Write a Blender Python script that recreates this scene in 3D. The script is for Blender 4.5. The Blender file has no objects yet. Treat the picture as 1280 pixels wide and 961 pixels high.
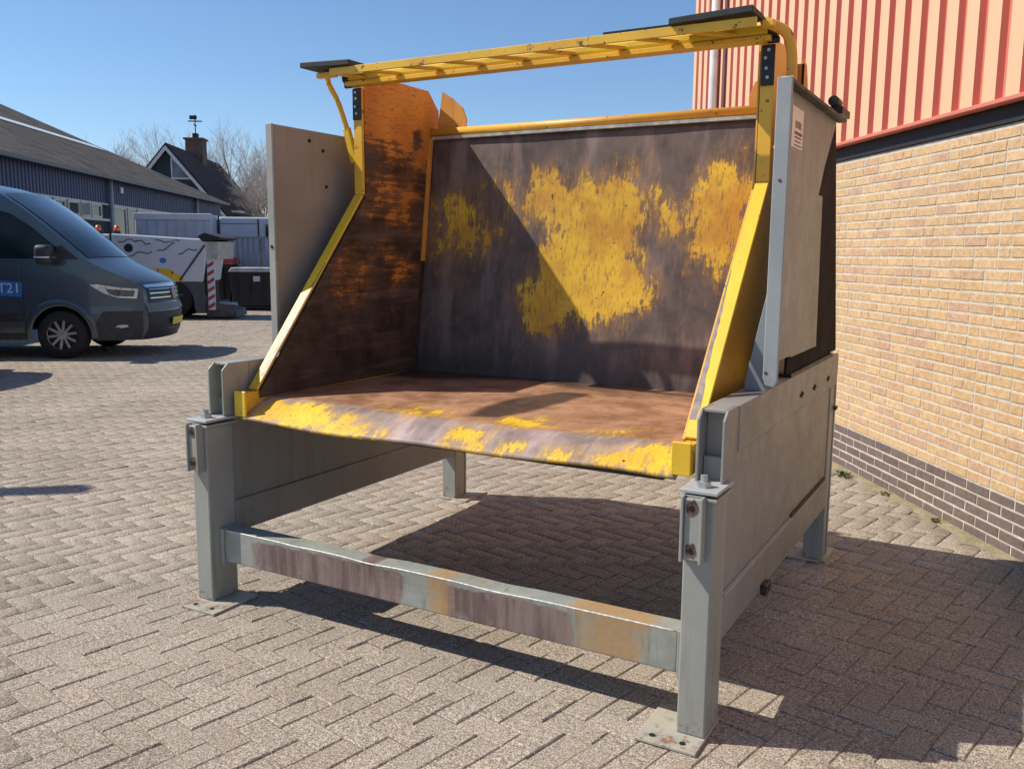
import bpy, bmesh, math, random
import numpy as np
from mathutils import Vector, Matrix

random.seed(7); RNG = np.random.default_rng(11)
S = bpy.context.scene
COL = S.collection

# ------------------------------------------------------------------ camera
F_PX, YAW, PITCH, ROLL = 1109.2, -0.514757, 0.147097, 0.0082216
CAM = Vector((3.18409, -2.69923, 1.6))
fw = Vector((math.sin(YAW)*math.cos(PITCH), math.cos(YAW)*math.cos(PITCH), -math.sin(PITCH)))
rt0 = Vector((math.cos(YAW), -math.sin(YAW), 0)); up0 = rt0.cross(fw)
rt = math.cos(ROLL)*rt0 + math.sin(ROLL)*up0
up = -math.sin(ROLL)*rt0 + math.cos(ROLL)*up0
cd = bpy.data.cameras.new("camera"); cam = bpy.data.objects.new("camera", cd); COL.objects.link(cam)
cd.sensor_fit = 'HORIZONTAL'; cd.sensor_width = 36; cd.lens = F_PX/1280*36
cd.clip_start = 0.05; cd.clip_end = 900
cam.matrix_world = Matrix(((rt.x, up.x, -fw.x, CAM.x), (rt.y, up.y, -fw.y, CAM.y), (rt.z, up.z, -fw.z, CAM.z), (0, 0, 0, 1)))
S.camera = cam

# ------------------------------------------------------------------ sky, sun, exposure
SUN = Vector((-0.847, -0.374, 1.0)).normalized()          # direction towards the sun
elev = math.asin(SUN.z); azim = math.atan2(SUN.x, SUN.y)
world = bpy.data.worlds.new("World"); S.world = world; world.use_nodes = True
wn = world.node_tree.nodes; wl = world.node_tree.links
sky = wn.new('ShaderNodeTexSky'); sky.sky_type = 'NISHITA'; sky.sun_disc = False
sky.sun_elevation = elev; sky.sun_rotation = azim; sky.altitude = 0
sky.air_density = 1.0; sky.dust_density = 0.05; sky.ozone_density = 6.5
bgn = wn['Background']; wl.new(sky.outputs[0], bgn.inputs[0]); bgn.inputs[1].default_value = 0.130
sl = bpy.data.lights.new("sun", 'SUN'); sl.energy = 5.0; sl.angle = math.radians(0.53); sl.color = (1.0, 0.93, 0.82)
so = bpy.data.objects.new("sun", sl); COL.objects.link(so); so.location = (-6, -4, 12)
so.rotation_euler = (-SUN).to_track_quat('-Z', 'Y').to_euler()
S.view_settings.view_transform = 'Standard'; S.view_settings.look = 'None'
S.view_settings.exposure = 0.06; S.view_settings.gamma = 1.0; S.view_settings.use_curve_mapping = False
try:
    S.cycles.use_denoising = True
    S.cycles.max_bounces = 8; S.cycles.diffuse_bounces = 3
except Exception:
    pass

# ------------------------------------------------------------------ node helpers
class NT:
    def __init__(s, name):
        s.m = bpy.data.materials.new(name); s.m.use_nodes = True
        s.t = s.m.node_tree; s.b = s.t.nodes['Principled BSDF']; s.co = None
    def n(s, ty, **kw):
        nd = s.t.nodes.new(ty)
        for k, v in kw.items(): setattr(nd, k, v)
        return nd
    def l(s, a, b): s.t.links.new(a, b)
    def put(s, sock, v):
        if isinstance(v, bpy.types.NodeSocket): s.l(v, sock)
        else:
            try: sock.default_value = v
            except Exception: sock.default_value = (v[0], v[1], v[2], 1) if len(v) == 3 else v
    def obj(s):
        if s.co is None: s.co = s.n('ShaderNodeTexCoord').outputs['Object']
        return s.co
    def pos(s): return s.n('ShaderNodeNewGeometry').outputs['Position']
    def mapv(s, scale, loc=(0, 0, 0), src=None):
        m = s.n('ShaderNodeMapping'); s.l(src or s.obj(), m.inputs[0]); m.inputs['Scale'].default_value = scale; m.inputs['Location'].default_value = loc
        return m.outputs[0]
    def noise(s, scale, detail=4, rough=.55, vec=None, dist=0.0):
        t = s.n('ShaderNodeTexNoise'); s.l(vec or s.obj(), t.inputs['Vector']); t.inputs['Scale'].default_value = scale
        t.inputs['Detail'].default_value = detail; t.inputs['Roughness'].default_value = rough; t.inputs['Distortion'].default_value = dist
        return t.outputs[0]
    def ramp(s, v, lo, hi, a=0.0, b=1.0):
        r = s.n('ShaderNodeMapRange'); r.interpolation_type = 'SMOOTHSTEP'; s.put(r.inputs[0], v)
        r.inputs[1].default_value = lo; r.inputs[2].default_value = hi; r.inputs[3].default_value = a; r.inputs[4].default_value = b
        return r.outputs[0]
    def math(s, op, a, b=0.0, c=0.0):
        m = s.n('ShaderNodeMath', operation=op); s.put(m.inputs[0], a); s.put(m.inputs[1], b); s.put(m.inputs[2], c); return m.outputs[0]
    def mix(s, f, a, b, mode='MIX'):
        m = s.n('ShaderNodeMix', data_type='RGBA', blend_type=mode); s.put(m.inputs[0], f)
        for k, v in ((6, a), (7, b)):
            s.put(m.inputs[k], v if isinstance(v, bpy.types.NodeSocket) else (v[0], v[1], v[2], 1))
        return m.outputs[2]
    def attr(s, name):
        a = s.n('ShaderNodeAttribute'); a.attribute_name = name; return a.outputs['Fac']
    def rand(s): return s.n('ShaderNodeObjectInfo').outputs['Random']
    def sep(s, v):
        x = s.n('ShaderNodeSeparateXYZ'); s.l(v, x.inputs[0]); return x.outputs
    def bump(s, h, strength=.3, dist=.01):
        b = s.n('ShaderNodeBump'); s.l(h, b.inputs['Height']); b.inputs['Strength'].default_value = strength; b.inputs['Distance'].default_value = dist
        s.l(b.outputs[0], s.b.inputs['Normal'])
    def out(s, base, rough=.6, metal=0.0, spec=None):
        if isinstance(base, bpy.types.NodeSocket): s.l(base, s.b.inputs['Base Color'])
        else: s.b.inputs['Base Color'].default_value = (*base, 1)
        s.put(s.b.inputs['Roughness'], rough); s.put(s.b.inputs['Metallic'], metal)
        if spec is not None: s.b.inputs['Specular IOR Level'].default_value = spec
        return s.m

def plain(name, c, rough=.6, metal=0.0, var=.12, scale=6.0, bump=0.0, spec=None):
    k = NT(name); f = k.noise(scale, 5)
    c2 = k.mix(k.ramp(f, .3, .7), [x*(1-var) for x in c], [min(1, x*(1+var)) for x in c])
    if bump: k.bump(k.noise(scale*8, 3), bump, .005)
    return k.out(c2, rough, metal, spec)

M = {}
def grey_paint(name, base, dirt=.45, rust=.5):
    k = NT(name)
    a = k.noise(2.2, 6, .6); b = k.noise(14, 6, .65); c = k.noise(60, 4, .6)
    col = k.mix(k.ramp(a, .32, .7), [x*.86 for x in base], [x*1.1 for x in base])
    # grime streaks, running down
    st = k.noise(1.0, 5, .6, k.mapv((16, 16, 1.6)))
    col = k.mix(k.math('MULTIPLY', k.ramp(st, .52, .72), dirt), col, [base[0]*.55, base[1]*.5, base[2]*.42])
    col = k.mix(k.math('MULTIPLY', k.ramp(b, .60, .74), .35), col, [base[0]*1.35, base[1]*1.32, base[2]*1.25])
    # chips down to rust, more of them close to the ground
    z = k.sep(k.pos())[2]
    low = k.ramp(z, .0, .16, .16, 0.0)
    chip = k.ramp(k.math('ADD', k.math('MULTIPLY_ADD', c, .45, k.math('MULTIPLY', b, .55)), low), .655, .70)
    rc = k.mix(c, (.05, .026, .016), (.22, .095, .04))
    col = k.mix(k.math('MULTIPLY', chip, rust), col, rc)
    k.bump(k.math('MULTIPLY_ADD', chip, -.6, b), .12, .004)
    return k.out(col, k.ramp(b, .3, .7, .42, .62), 0.0)
M['grey'] = grey_paint('grey_green_paint', (.345, .34, .30))
M['shieldgrey'] = grey_paint('shield_grey_paint', (.285, .265, .24), .3, .25)
M['ledge'] = grey_paint('scuffed_ledge_paint', (.42, .43, .42), .4, .5)
M['darkgrey'] = grey_paint('dark_grey_steel', (.017, .015, .015), .3, .3)
def beam_mat():
    k = NT('stained_beam_paint')
    r = k.attr('rust'); o = k.attr('orange'); b = k.noise(11, 6, .65); st = k.noise(1.0, 6, .6, k.mapv((30, 12, 3.0))); c = k.noise(50, 4)
    g = k.mix(k.ramp(b, .3, .7), (.26, .27, .23), (.35, .36, .31))
    g = k.mix(k.ramp(st, .56, .68), g, (.16, .19, .17))
    rc = k.mix(k.ramp(st, .35, .65), (.135, .085, .075), (.25, .18, .155))
    rc = k.mix(k.math('MULTIPLY', k.ramp(b, .55, .75), .5), rc, (.36, .31, .27))
    mask = k.ramp(k.math('ADD', r, k.math('MULTIPLY_ADD', k.math('MULTIPLY_ADD', st, .55, k.math('MULTIPLY', b, .65)), 1.5, -.90)), .36, .60)
    col = k.mix(mask, g, rc)
    om = k.ramp(k.math('ADD', o, k.math('MULTIPLY_ADD', k.math('MULTIPLY_ADD', st, .4, k.math('MULTIPLY', b, .7)), 1.6, -.92)), .30, .85)
    col = k.mix(k.math('MULTIPLY', om, .8), col, k.mix(c, (.36, .17, .05), (.50, .32, .13)))
    k.bump(b, .15, .004)
    return k.out(col, .5)
M['beam'] = beam_mat()
def dusty():
    k = NT('dusty_base_plate'); a = k.noise(9, 6, .65); b = k.noise(45, 5, .6)
    col = k.mix(k.ramp(a, .35, .65), (.44, .39, .30), (.34, .34, .29)); col = k.mix(k.ramp(k.math('MULTIPLY_ADD', a, .5, k.math('MULTIPLY', b, .5)), .52, .62), col, (.26, .13, .07))
    k.bump(b, .2, .003); return k.out(col, .75)
M['dusty'] = dusty()

YEL = (.88, .575, .028)
def worn_mat(name, stretch, paint=YEL, paint2=(.55, .26, .02), steel=((.055, .040, .036), (.115, .086, .078)), rustc=((.24, .115, .06), (.43, .235, .135)), edge=.10):
    k = NT(name)
    pa, ru, dk = k.attr('paint'), k.attr('rust'), k.attr('dark')
    s1 = k.noise(1.0, 7, .68, k.mapv(stretch)); s2 = k.noise(7.0, 6, .6); s3 = k.noise(85, 4, .6)
    sep = k.noise(1.0, 4, .6, k.mapv([x*1.7 for x in stretch], (3, 1, 5)))
    st = k.mix(k.ramp(s2, .3, .7), steel[0], steel[1])
    st = k.mix(k.math('MULTIPLY', k.ramp(sep, .50, .74), .30), st, [min(1, x*1.8) for x in steel[1]])
    big = k.noise(1.0, 5, .6, k.mapv([x*.28 for x in stretch], (7, 2, 1)))
    st = k.mix(k.math('MULTIPLY', k.ramp(big, .5, .68), .55), st, (steel[1][0]*2.1, steel[1][1]*2.05, steel[1][2]*2.1))
    rc = k.mix(k.ramp(s2, .3, .72), rustc[0], rustc[1])
    rc = k.mix(k.math('MULTIPLY', k.ramp(s3, .55, .7), .5), rc, [x*.55 for x in rustc[0]])
    st = k.mix(k.ramp(k.math('ADD', ru, k.math('MULTIPLY_ADD', s2, .8, -.4)), .3, .7), st, rc)
    fine = k.noise(1.0, 5, .7, k.mapv([x*4.0 for x in stretch], (1, 4, 2)))
    h = k.math('MULTIPLY_ADD', s1, .55, k.math('MULTIPLY_ADD', fine, .45, k.math('MULTIPLY', k.noise(9, 5, .65), .5)))
    mask = k.ramp(k.math('ADD', pa, k.math('MULTIPLY_ADD', h, 2.6, -1.95)), .5-edge*.35, .5+edge)
    pc = k.mix(k.ramp(k.noise(3.4, 6, .6), .36, .62), paint, paint2)
    pc = k.mix(k.math('MULTIPLY', k.ramp(fine, .50, .66), .55), pc, [x*.55 for x in paint2])
    pit = k.ramp(k.noise(30, 2), .71, .75)
    pc = k.mix(pit, pc, (.07, .04, .02))
    thin = k.ramp(k.math('ADD', pa, k.math('MULTIPLY_ADD', h, 2.6, -1.95)), .05, .55)
    st = k.mix(k.math('MULTIPLY', thin, .42), st, k.mix(fine, [x*.55 for x in paint2], paint2))
    bare = k.ramp(k.noise(1.0, 6, .7, k.mapv([x*2.2 for x in stretch], (9, 3, 4))), .56, .64)
    mask = k.math('MULTIPLY', mask, k.math('SUBTRACT', 1.0, k.math('MULTIPLY', bare, .75)))
    col = k.mix(mask, st, pc)
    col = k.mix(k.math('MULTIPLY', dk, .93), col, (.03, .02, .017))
    k.bump(k.math('MULTIPLY_ADD', mask, .6, k.math('MULTIPLY', s3, .6)), .25, .003)
    return k.out(col, k.ramp(s2, .3, .7, .45, .7), 0.0, .4)
M['back'] = worn_mat('worn_back_plate', (22, 22, 4.5), paint=(.74, .45, .03), paint2=(.52, .25, .025), steel=((.080, .054, .046), (.145, .102, .086)))
M['floor'] = worn_mat('worn_floor_plate', (26, 6, 10), paint2=(.75, .42, .03), steel=((.20, .145, .13), (.31, .235, .215)))
M['side'] = worn_mat('worn_side_plate', (20, 4.5, 46), paint=(.66, .33, .03), paint2=(.42, .19, .03), steel=((.032, .022, .021), (.075, .052, .048)))
def yellow(name, base=YEL, wear=.69):
    k = NT(name)
    a = k.noise(3.5, 5); b = k.noise(22, 6, .65); c = k.noise(80, 3)
    col = k.mix(k.ramp(a, .35, .7), base, (base[0]*.85, base[1]*.78, base[2]))
    h = k.math('MULTIPLY_ADD', b, .7, k.math('MULTIPLY', c, .3))
    m = k.ramp(h, wear-.07, wear-.03)
    col = k.mix(m, col, k.mix(c, (.06, .035, .025), (.22, .12, .07)))
    k.bump(k.math('MULTIPLY_ADD', m, -.7, c), .15, .003)
    return k.out(col, .45, 0, .5)
M['yellow'] = yellow('yellow_paint')
M['yellow_chipped'] = yellow('chipped_yellow_paint', (.84, .50, .04), .645)
M['yellow_orange'] = yellow('amber_paint', (.78, .42, .05), .67)
def wing_mat():
    k = NT('bounce_tinted_orange_paint')
    a = k.noise(5, 6, .6); b = k.noise(1, 5, .6, k.mapv((30, 30, 4)))
    col = k.mix(k.ramp(a, .3, .7), (.56, .225, .04), (.72, .33, .055))  # yellow paint with warm bounced light put into its colour as orange
    col = k.mix(k.math('MULTIPLY', k.ramp(b, .55, .7), .5), col, (.30, .11, .03))
    return k.out(col, .6)
M['wing'] = wing_mat()
M['rustb'] = plain('rust_brown', (.12, .065, .045), .85, 0, .6, 70)
M['matte'] = plain('matte_dark_steel', (.030, .026, .025), .95, 0, .25, 6, 0, .1)
M['bare'] = plain('bare_worn_steel', (.24, .18, .165), .5, .1, .35, 25)
M['black'] = plain('black_rubber', (.022, .022, .025), .65, 0, .3, 20)
M['blackmetal'] = plain('greasy_black_steel', (.02, .017, .017), .45, .2, .4, 30)
M['hole'] = plain('dark_bore', (.01, .008, .007), .9)
M['zinc'] = plain('zinc_bolt', (.45, .46, .45), .4, .6, .2, 40)
M['bright_line'] = plain('bright_edge_tone', (.62, .60, .57), .45, .1, .3, 50)

# ------------------------------------------------------------------ mesh helpers
class MB:
    def __init__(s): s.v = []; s.f = []
    def add(s, vs, fs):
        o = len(s.v); s.v += [tuple(map(float, v)) for v in vs]; s.f += [tuple(i+o for i in f) for f in fs]; return s
    def box(s, x0, x1, y0, y1, z0, z1):
        return s.add([(x0, y0, z0), (x1, y0, z0), (x1, y1, z0), (x0, y1, z0), (x0, y0, z1), (x1, y0, z1), (x1, y1, z1), (x0, y1, z1)],
                     [(0, 3, 2, 1), (4, 5, 6, 7), (0, 1, 5, 4), (1, 2, 6, 5), (2, 3, 7, 6), (3, 0, 4, 7)])
    def prism(s, pts, axis, a, b):
        # polygon pts in the two other axes (cyclic order), extruded from a to b along axis
        def mk(p, t): return {0: (t, p[0], p[1]), 1: (p[0], t, p[1]), 2: (p[0], p[1], t)}[axis]
        n = len(pts)
        return s.add([mk(p, a) for p in pts]+[mk(p, b) for p in pts],
                     [tuple(range(n))[::-1], tuple(range(n, 2*n))]+[(i, (i+1) % n, n+(i+1) % n, n+i) for i in range(n)])
    def tube(s, path, r, sides=10, cap=True):
        P = [Vector(p) for p in path]; rr = r if isinstance(r, (list, tuple)) else [r]*len(P)
        rings = []
        for i, p in enumerate(P):
            t = ((P[min(i+1, len(P)-1)]-P[max(i-1, 0)])).normalized()
            ref = Vector((0, 0, 1)) if abs(t.z) < .9 else Vector((1, 0, 0))
            a = t.cross(ref).normalized(); b = t.cross(a)
            rings.append([p+rr[i]*(math.cos(q)*a+math.sin(q)*b) for q in [2*math.pi*j/sides for j in range(sides)]])
        vs = [v for rg in rings for v in rg]; fs = []
        for i in range(len(P)-1):
            for j in range(sides):
                fs.append((i*sides+j, i*sides+(j+1) % sides, (i+1)*sides+(j+1) % sides, (i+1)*sides+j))
        if cap: fs += [tuple(range(sides))[::-1], tuple(range((len(P)-1)*sides, len(P)*sides))]
        return s.add(vs, fs)
    def bar(s, a, b, w, h, upv=(0, 0, 1)):
        a, b = Vector(a), Vector(b); t = (b-a).normalized(); x = t.cross(Vector(upv)).normalized(); y = x.cross(t)
        vs = [p+sx*w/2*x+sy*h/2*y for p in (a, b) for sx, sy in ((-1, -1), (1, -1), (1, 1), (-1, 1))]
        return s.add(vs, [(0, 1, 2, 3)[::-1], (4, 5, 6, 7), (0, 1, 5, 4), (1, 2, 6, 5), (2, 3, 7, 6), (3, 0, 4, 7)])
    def lathe(s, prof, c, axis=1, sides=28):
        # prof: list of (radius, offset along axis)
        vs = []; fs = []; n = len(prof); c = Vector(c)
        for i in range(sides):
            q = 2*math.pi*i/sides
            for r, o in prof:
                a, b = r*math.cos(q), r*math.sin(q)
                d = {0: (o, a, b), 1: (a, o, b), 2: (a, b, o)}[axis]
                vs.append(c+Vector(d))
        for i in range(sides):
            for j in range(n-1):
                fs.append((i*n+j, ((i+1) % sides)*n+j, ((i+1) % sides)*n+j+1, i*n+j+1))
        return s.add(vs, fs)
    def build(s, name, mat, parent=None, smooth=False, bevel=0.0, seg=1):
        me = bpy.data.meshes.new(name); me.from_pydata(s.v, [], s.f); me.update()
        bm = bmesh.new(); bm.from_mesh(me); bmesh.ops.recalc_face_normals(bm, faces=bm.faces); bm.to_mesh(me); bm.free()
        return link(name, me, mat, parent, smooth, bevel, seg)
def link(name, me, mat, parent=None, smooth=False, bevel=0.0, seg=1):
    o = bpy.data.objects.new(name, me); COL.objects.link(o)
    for m in (mat if isinstance(mat, (list, tuple)) else [mat]):
        me.materials.append(M[m] if isinstance(m, str) else m)
    if smooth:
        for p in me.polygons: p.use_smooth = True
    if bevel:
        b = o.modifiers.new('bevel', 'BEVEL'); b.width = bevel; b.segments = seg; b.limit_method = 'ANGLE'; b.angle_limit = math.radians(40)
    if parent is not None: attach(o, parent)
    return o
ORG = {}
def attach(o, p):
    # meshes are written in the coordinates of their top-level thing's frame
    o.parent = p
    org = ORG.get(p.name)
    if org is not None: o.location = -Vector(org)
    return o
def thing(name, label, cat, loc=(0, 0, 0), rz=0.0, group=None, frame_org=None):
    e = bpy.data.objects.new(name, None); COL.objects.link(e); e.location = loc; e.rotation_euler = (0, 0, rz); e.empty_display_size = .2
    e['label'] = label; e['category'] = cat
    if group: e['group'] = group
    if frame_org is not None: ORG[e.name] = frame_org
    return e
def tag(o, label, cat, group=None):
    o['label'] = label; o['category'] = cat
    if group: o['group'] = group
    return o

def sd_poly(px, py, poly):
    # signed distance to a polygon, positive inside
    P = np.array(poly, float); n = len(P)
    d = np.full(px.shape, 1e9); ins = np.zeros(px.shape, bool)
    for i in range(n):
        a, b = P[i], P[(i+1) % n]; e = b-a
        wx, wy = px-a[0], py-a[1]
        t = np.clip((wx*e[0]+wy*e[1])/(e@e), 0, 1)
        d = np.minimum(d, np.hypot(wx-t*e[0], wy-t*e[1]))
        c = (a[1] > py) != (b[1] > py)
        with np.errstate(divide='ignore', invalid='ignore'):
            ins ^= c & (px < (b[0]-a[0])*(py-a[1])/(b[1]-a[1]+1e-12)+a[0])
    return np.where(ins, d, -d)
def blobs(px, py, polys, soft, base=-.6):
    r = np.full(px.shape, -9.0)
    for pl in polys: r = np.maximum(r, sd_poly(px, py, pl))
    return np.clip(.5+r/soft, base, 1.15)
def poly_grid(pts, step, tri=False):
    # a flat polygon cut into a grid; returns 2-D vertex array and faces
    bm = bmesh.new(); bm.faces.new([bm.verts.new((p[0], p[1], 0)) for p in pts])
    P = np.array(pts); lo, hi = P.min(0), P.max(0)
    for ax in (0, 1):
        for t in np.arange(lo[ax]+step, hi[ax]-step*.3, step):
            co = [0, 0, 0]; co[ax] = float(t); no = [0, 0, 0]; no[ax] = 1
            bmesh.ops.bisect_plane(bm, geom=bm.verts[:]+bm.edges[:]+bm.faces[:], plane_co=co, plane_no=no, dist=1e-5)
    if tri: bmesh.ops.triangulate(bm, faces=bm.faces[:])
    bm.verts.index_update()
    v = np.array([(x.co.x, x.co.y) for x in bm.verts]); f = [tuple(x.index for x in fc.verts) for fc in bm.faces]; bm.free()
    return v, f
def attr_plate(name, verts, faces, mat, parent, thick, attrs, smooth=False, offset=-1.0):
    me = bpy.data.meshes.new(name); me.from_pydata([tuple(map(float, v)) for v in verts], [], faces); me.update()
    for k, a in attrs.items():
        at = me.attributes.new(k, 'FLOAT', 'POINT'); at.data.foreach_set('value', np.asarray(a, np.float32))
    o = link(name, me, mat, parent, smooth)
    s = o.modifiers.new('solid', 'SOLIDIFY'); s.thickness = thick; s.offset = offset
    return o
def arc(c, r, a0, a1, n):
    return [(c[0]+r*math.cos(math.radians(a0+(a1-a0)*i/n)), c[1]+r*math.sin(math.radians(a0+(a1-a0)*i/n))) for i in range(n+1)]

def proj(P):
    d = Vector(P)-CAM; z = d.dot(fw)
    if z < .05: return None
    return 640+F_PX*d.dot(rt)/z, 480.5-F_PX*d.dot(up)/z, z
def np_proj(P):
    d = P-np.array(CAM); z = d@np.array(fw); z = np.where(z < .05, .05, z)
    return 640+F_PX*(d@np.array(rt))/z, 480.5-F_PX*(d@np.array(up))/z, d@np.array(fw)

# frame of the yard: u runs away along the buildings, q runs away to the left
UV = Vector((-.5605, .8281, 0)); NV = Vector((.8281, .5605, 0)); G0 = Vector((CAM.x, CAM.y, 0))
def Bp(s, p, z=0.0): return G0+s*UV-p*NV+Vector((0, 0, z))
BROT = math.atan2(UV.y, UV.x); VROT = math.atan2(NV.y, NV.x)
# wall line of the brick building
WA = Vector((2.358, 3.972, 0)); WD = Vector((.5623, -.8269, 0)); WN = Vector((.8269, .5623, 0)); WROT = math.atan2(WD.y, WD.x)

# ------------------------------------------------------------------ ground
def speckle(k, vec, tone, warm):
    a = k.noise(190, 3, .75, vec); b = k.noise(62, 3, .6, vec); c = k.noise(.8, 4, .6, vec)
    col = k.mix(tone, (.335, .288, .232), (.39, .338, .275))
    col = k.mix(k.math('MULTIPLY', warm, .35), col, (.385, .30, .245))
    col = k.mix(k.ramp(a, .42, .58), [.55, .52, .50], [1.32, 1.34, 1.36], 'MIX') if False else col
    d = k.mix(k.ramp(a, .40, .60), (.42, .40, .38), (1.50, 1.52, 1.54))
    col = k.mix(1.0, col, d, 'MULTIPLY')
    d2 = k.mix(k.ramp(b, .34, .66), (.80, .79, .78), (1.15, 1.15, 1.15))
    col = k.mix(1.0, col, d2, 'MULTIPLY')
    d3 = k.mix(k.ramp(c, .3, .7), (.86, .86, .84), (1.10, 1.09, 1.08))
    col = k.mix(1.0, col, d3, 'MULTIPLY')
    return col, a, b
def paver_mat(name, single):
    k = NT(name); P = k.pos()
    if single:
        t = k.rand(); w = k.math('FRACT', k.math('MULTIPLY', t, 17.31))
    else:
        t = k.attr('tone'); w = k.attr('warm')
    col, a, b = speckle(k, P, t, w)
    k.bump(k.math('MULTIPLY_ADD', a, .6, b), .55, .004)
    return k.out(col, .9, 0, .25)
M['paver'] = paver_mat('exposed_aggregate_paver', True)
M['paver_field'] = paver_mat('exposed_aggregate_paver_field', False)
def ground_mat():
    k = NT('sanded_paving_far'); P = k.pos()
    tone = k.noise(4.7, 2, .5, P); col, a, b = speckle(k, P, k.ramp(tone, .3, .7), k.ramp(k.noise(3.1, 2, .5, P), .4, .8))
    col = k.mix(.7, col, (.27, .21, .15))
    k.bump(b, .4, .004)
    return k.out(col, .92, 0, .2)
M['ground'] = ground_mat()
g = MB(); g.add([(-260, -60, -.0065), (120, -60, -.0065), (120, 300, -.0065), (-260, 300, -.0065)], [(0, 1, 2, 3)])
ground = g.build('ground', 'ground'); ground['kind'] = 'structure'

PL, PW = .21, .105
th = math.radians(-12.0); ex = np.array((math.cos(th), math.sin(th))); ey = np.array((-math.sin(th), math.cos(th)))
c2 = np.array((CAM.x, CAM.y)); RMAX = 24.0
NI = int(36/PW); I, J = np.meshgrid(np.arange(-NI, NI), np.arange(-NI, NI), indexing='ij')
K = (I-J) % 4
cents = []
for kk, dx, dy, rot in ((0, 1.0, .5, 0), (3, .5, 1.0, 1)):
    m = K == kk; a = (I[m]+dx)*PW; b = (J[m]+dy)*PW
    cents.append(np.c_[np.outer(a, ex)+np.outer(b, ey)+np.array((-1.3, 3.1)), np.full(a.shape, rot)])
cents = np.vstack(cents)
rel = cents[:, :2]-c2; dist = np.hypot(rel[:, 0], rel[:, 1]); ang = np.arctan2(rel[:, 0], rel[:, 1])
wd = (cents[:, :2]-np.array((WA.x, WA.y)))@np.array((WN.x, WN.y))
fwd = rel@np.array((math.sin(YAW), math.cos(YAW))); lat = rel@np.array((math.cos(YAW), -math.sin(YAW)))
keep = (dist < RMAX) & (np.abs(lat) < .63*np.maximum(fwd, 0)+1.3) & (fwd > 1.0) & (wd < -.05)
# the far left is hidden by the parked vehicles' neighbours anyway
cents = cents[keep]; dist = dist[keep]
pu, pv, pz = np_proj(np.c_[cents[:, :2], np.zeros(len(cents))])
inf = (pu > 5) & (pu < 1275) & (pv < 958) & (pv > 300)
# the machine hides part of the ground behind it: prefer open ground for the single pavers
size = np.where(inf, 1/dist**3, 0)
order = np.argsort(-size)[:300]; single = np.zeros(len(cents), bool); single[order] = True
hx, hy, bv, dp = PL/2-.0016, PW/2-.0016, .0042, .03
def paver_verts(hx, hy):
    out = []
    for z, o in ((0, bv), (-bv, 0), (-dp, 0)):
        out += [(-hx+o, -hy+o, z), (hx-o, -hy+o, z), (hx-o, hy-o, z), (-hx+o, hy-o, z)]
    return np.array(out)
PV = paver_verts(hx, hy); PF = np.array([(0, 1, 2, 3)]+[(4*r+(i+1) % 4, 4*r+i, 4*(r+1)+i, 4*(r+1)+(i+1) % 4) for r in (0, 1) for i in range(4)])
n = len(cents); jz = RNG.normal(0, .0014, n); jr = RNG.normal(0, .010, n); tx = RNG.normal(0, .007, n); ty = RNG.normal(0, .007, n)
sub = np.sin(cents[:, 0]*1.7+cents[:, 1]*.9)*.0015
angp = th+cents[:, 2]*math.pi/2+jr
pme = bpy.data.meshes.new('paver'); pme.from_pydata([tuple(v) for v in PV], [], [tuple(int(i) for i in f) for f in PF]); pme.update(); pme.materials.append(M['paver'])
for i in np.where(single)[0]:
    o = bpy.data.objects.new('paver', pme); COL.objects.link(o); o.parent = ground
    o.location = (cents[i, 0], cents[i, 1], jz[i]+sub[i]); o.rotation_euler = (tx[i], ty[i], angp[i])
idx = np.where(~single)[0]; ca, sa = np.cos(angp[idx]), np.sin(angp[idx])
vx = PV[None, :, 0]*ca[:, None]-PV[None, :, 1]*sa[:, None]+cents[idx, 0][:, None]
vy = PV[None, :, 0]*sa[:, None]+PV[None, :, 1]*ca[:, None]+cents[idx, 1][:, None]
vz = PV[None, :, 2]+(jz+sub)[idx][:, None]+PV[None, :, 0]*-ty[idx][:, None]+PV[None, :, 1]*tx[idx][:, None]
allv = np.stack([vx, vy, vz], -1).reshape(-1, 3)
allf = (PF[None]+12*np.arange(len(idx))[:, None, None]).reshape(-1, 4)
fme = bpy.data.meshes.new('paver_field'); fme.vertices.add(len(allv)); fme.vertices.foreach_set('co', allv.ravel())
fme.loops.add(allf.size); fme.loops.foreach_set('vertex_index', allf.ravel().astype(np.int32))
fme.polygons.add(len(allf)); fme.polygons.foreach_set('loop_start', np.arange(0, allf.size, 4, dtype=np.int32)); fme.polygons.foreach_set('loop_total', np.full(len(allf), 4, np.int32))
fme.update(calc_edges=True)
for nm, sg in (('tone', 1), ('warm', 2)):
    at = fme.attributes.new(nm, 'FLOAT', 'POINT'); at.data.foreach_set('value', np.repeat(RNG.random(len(idx))**sg, 12).astype(np.float32))
pf = link('paver_field', fme, 'paver_field', ground); pf['kind'] = 'stuff'

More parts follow.
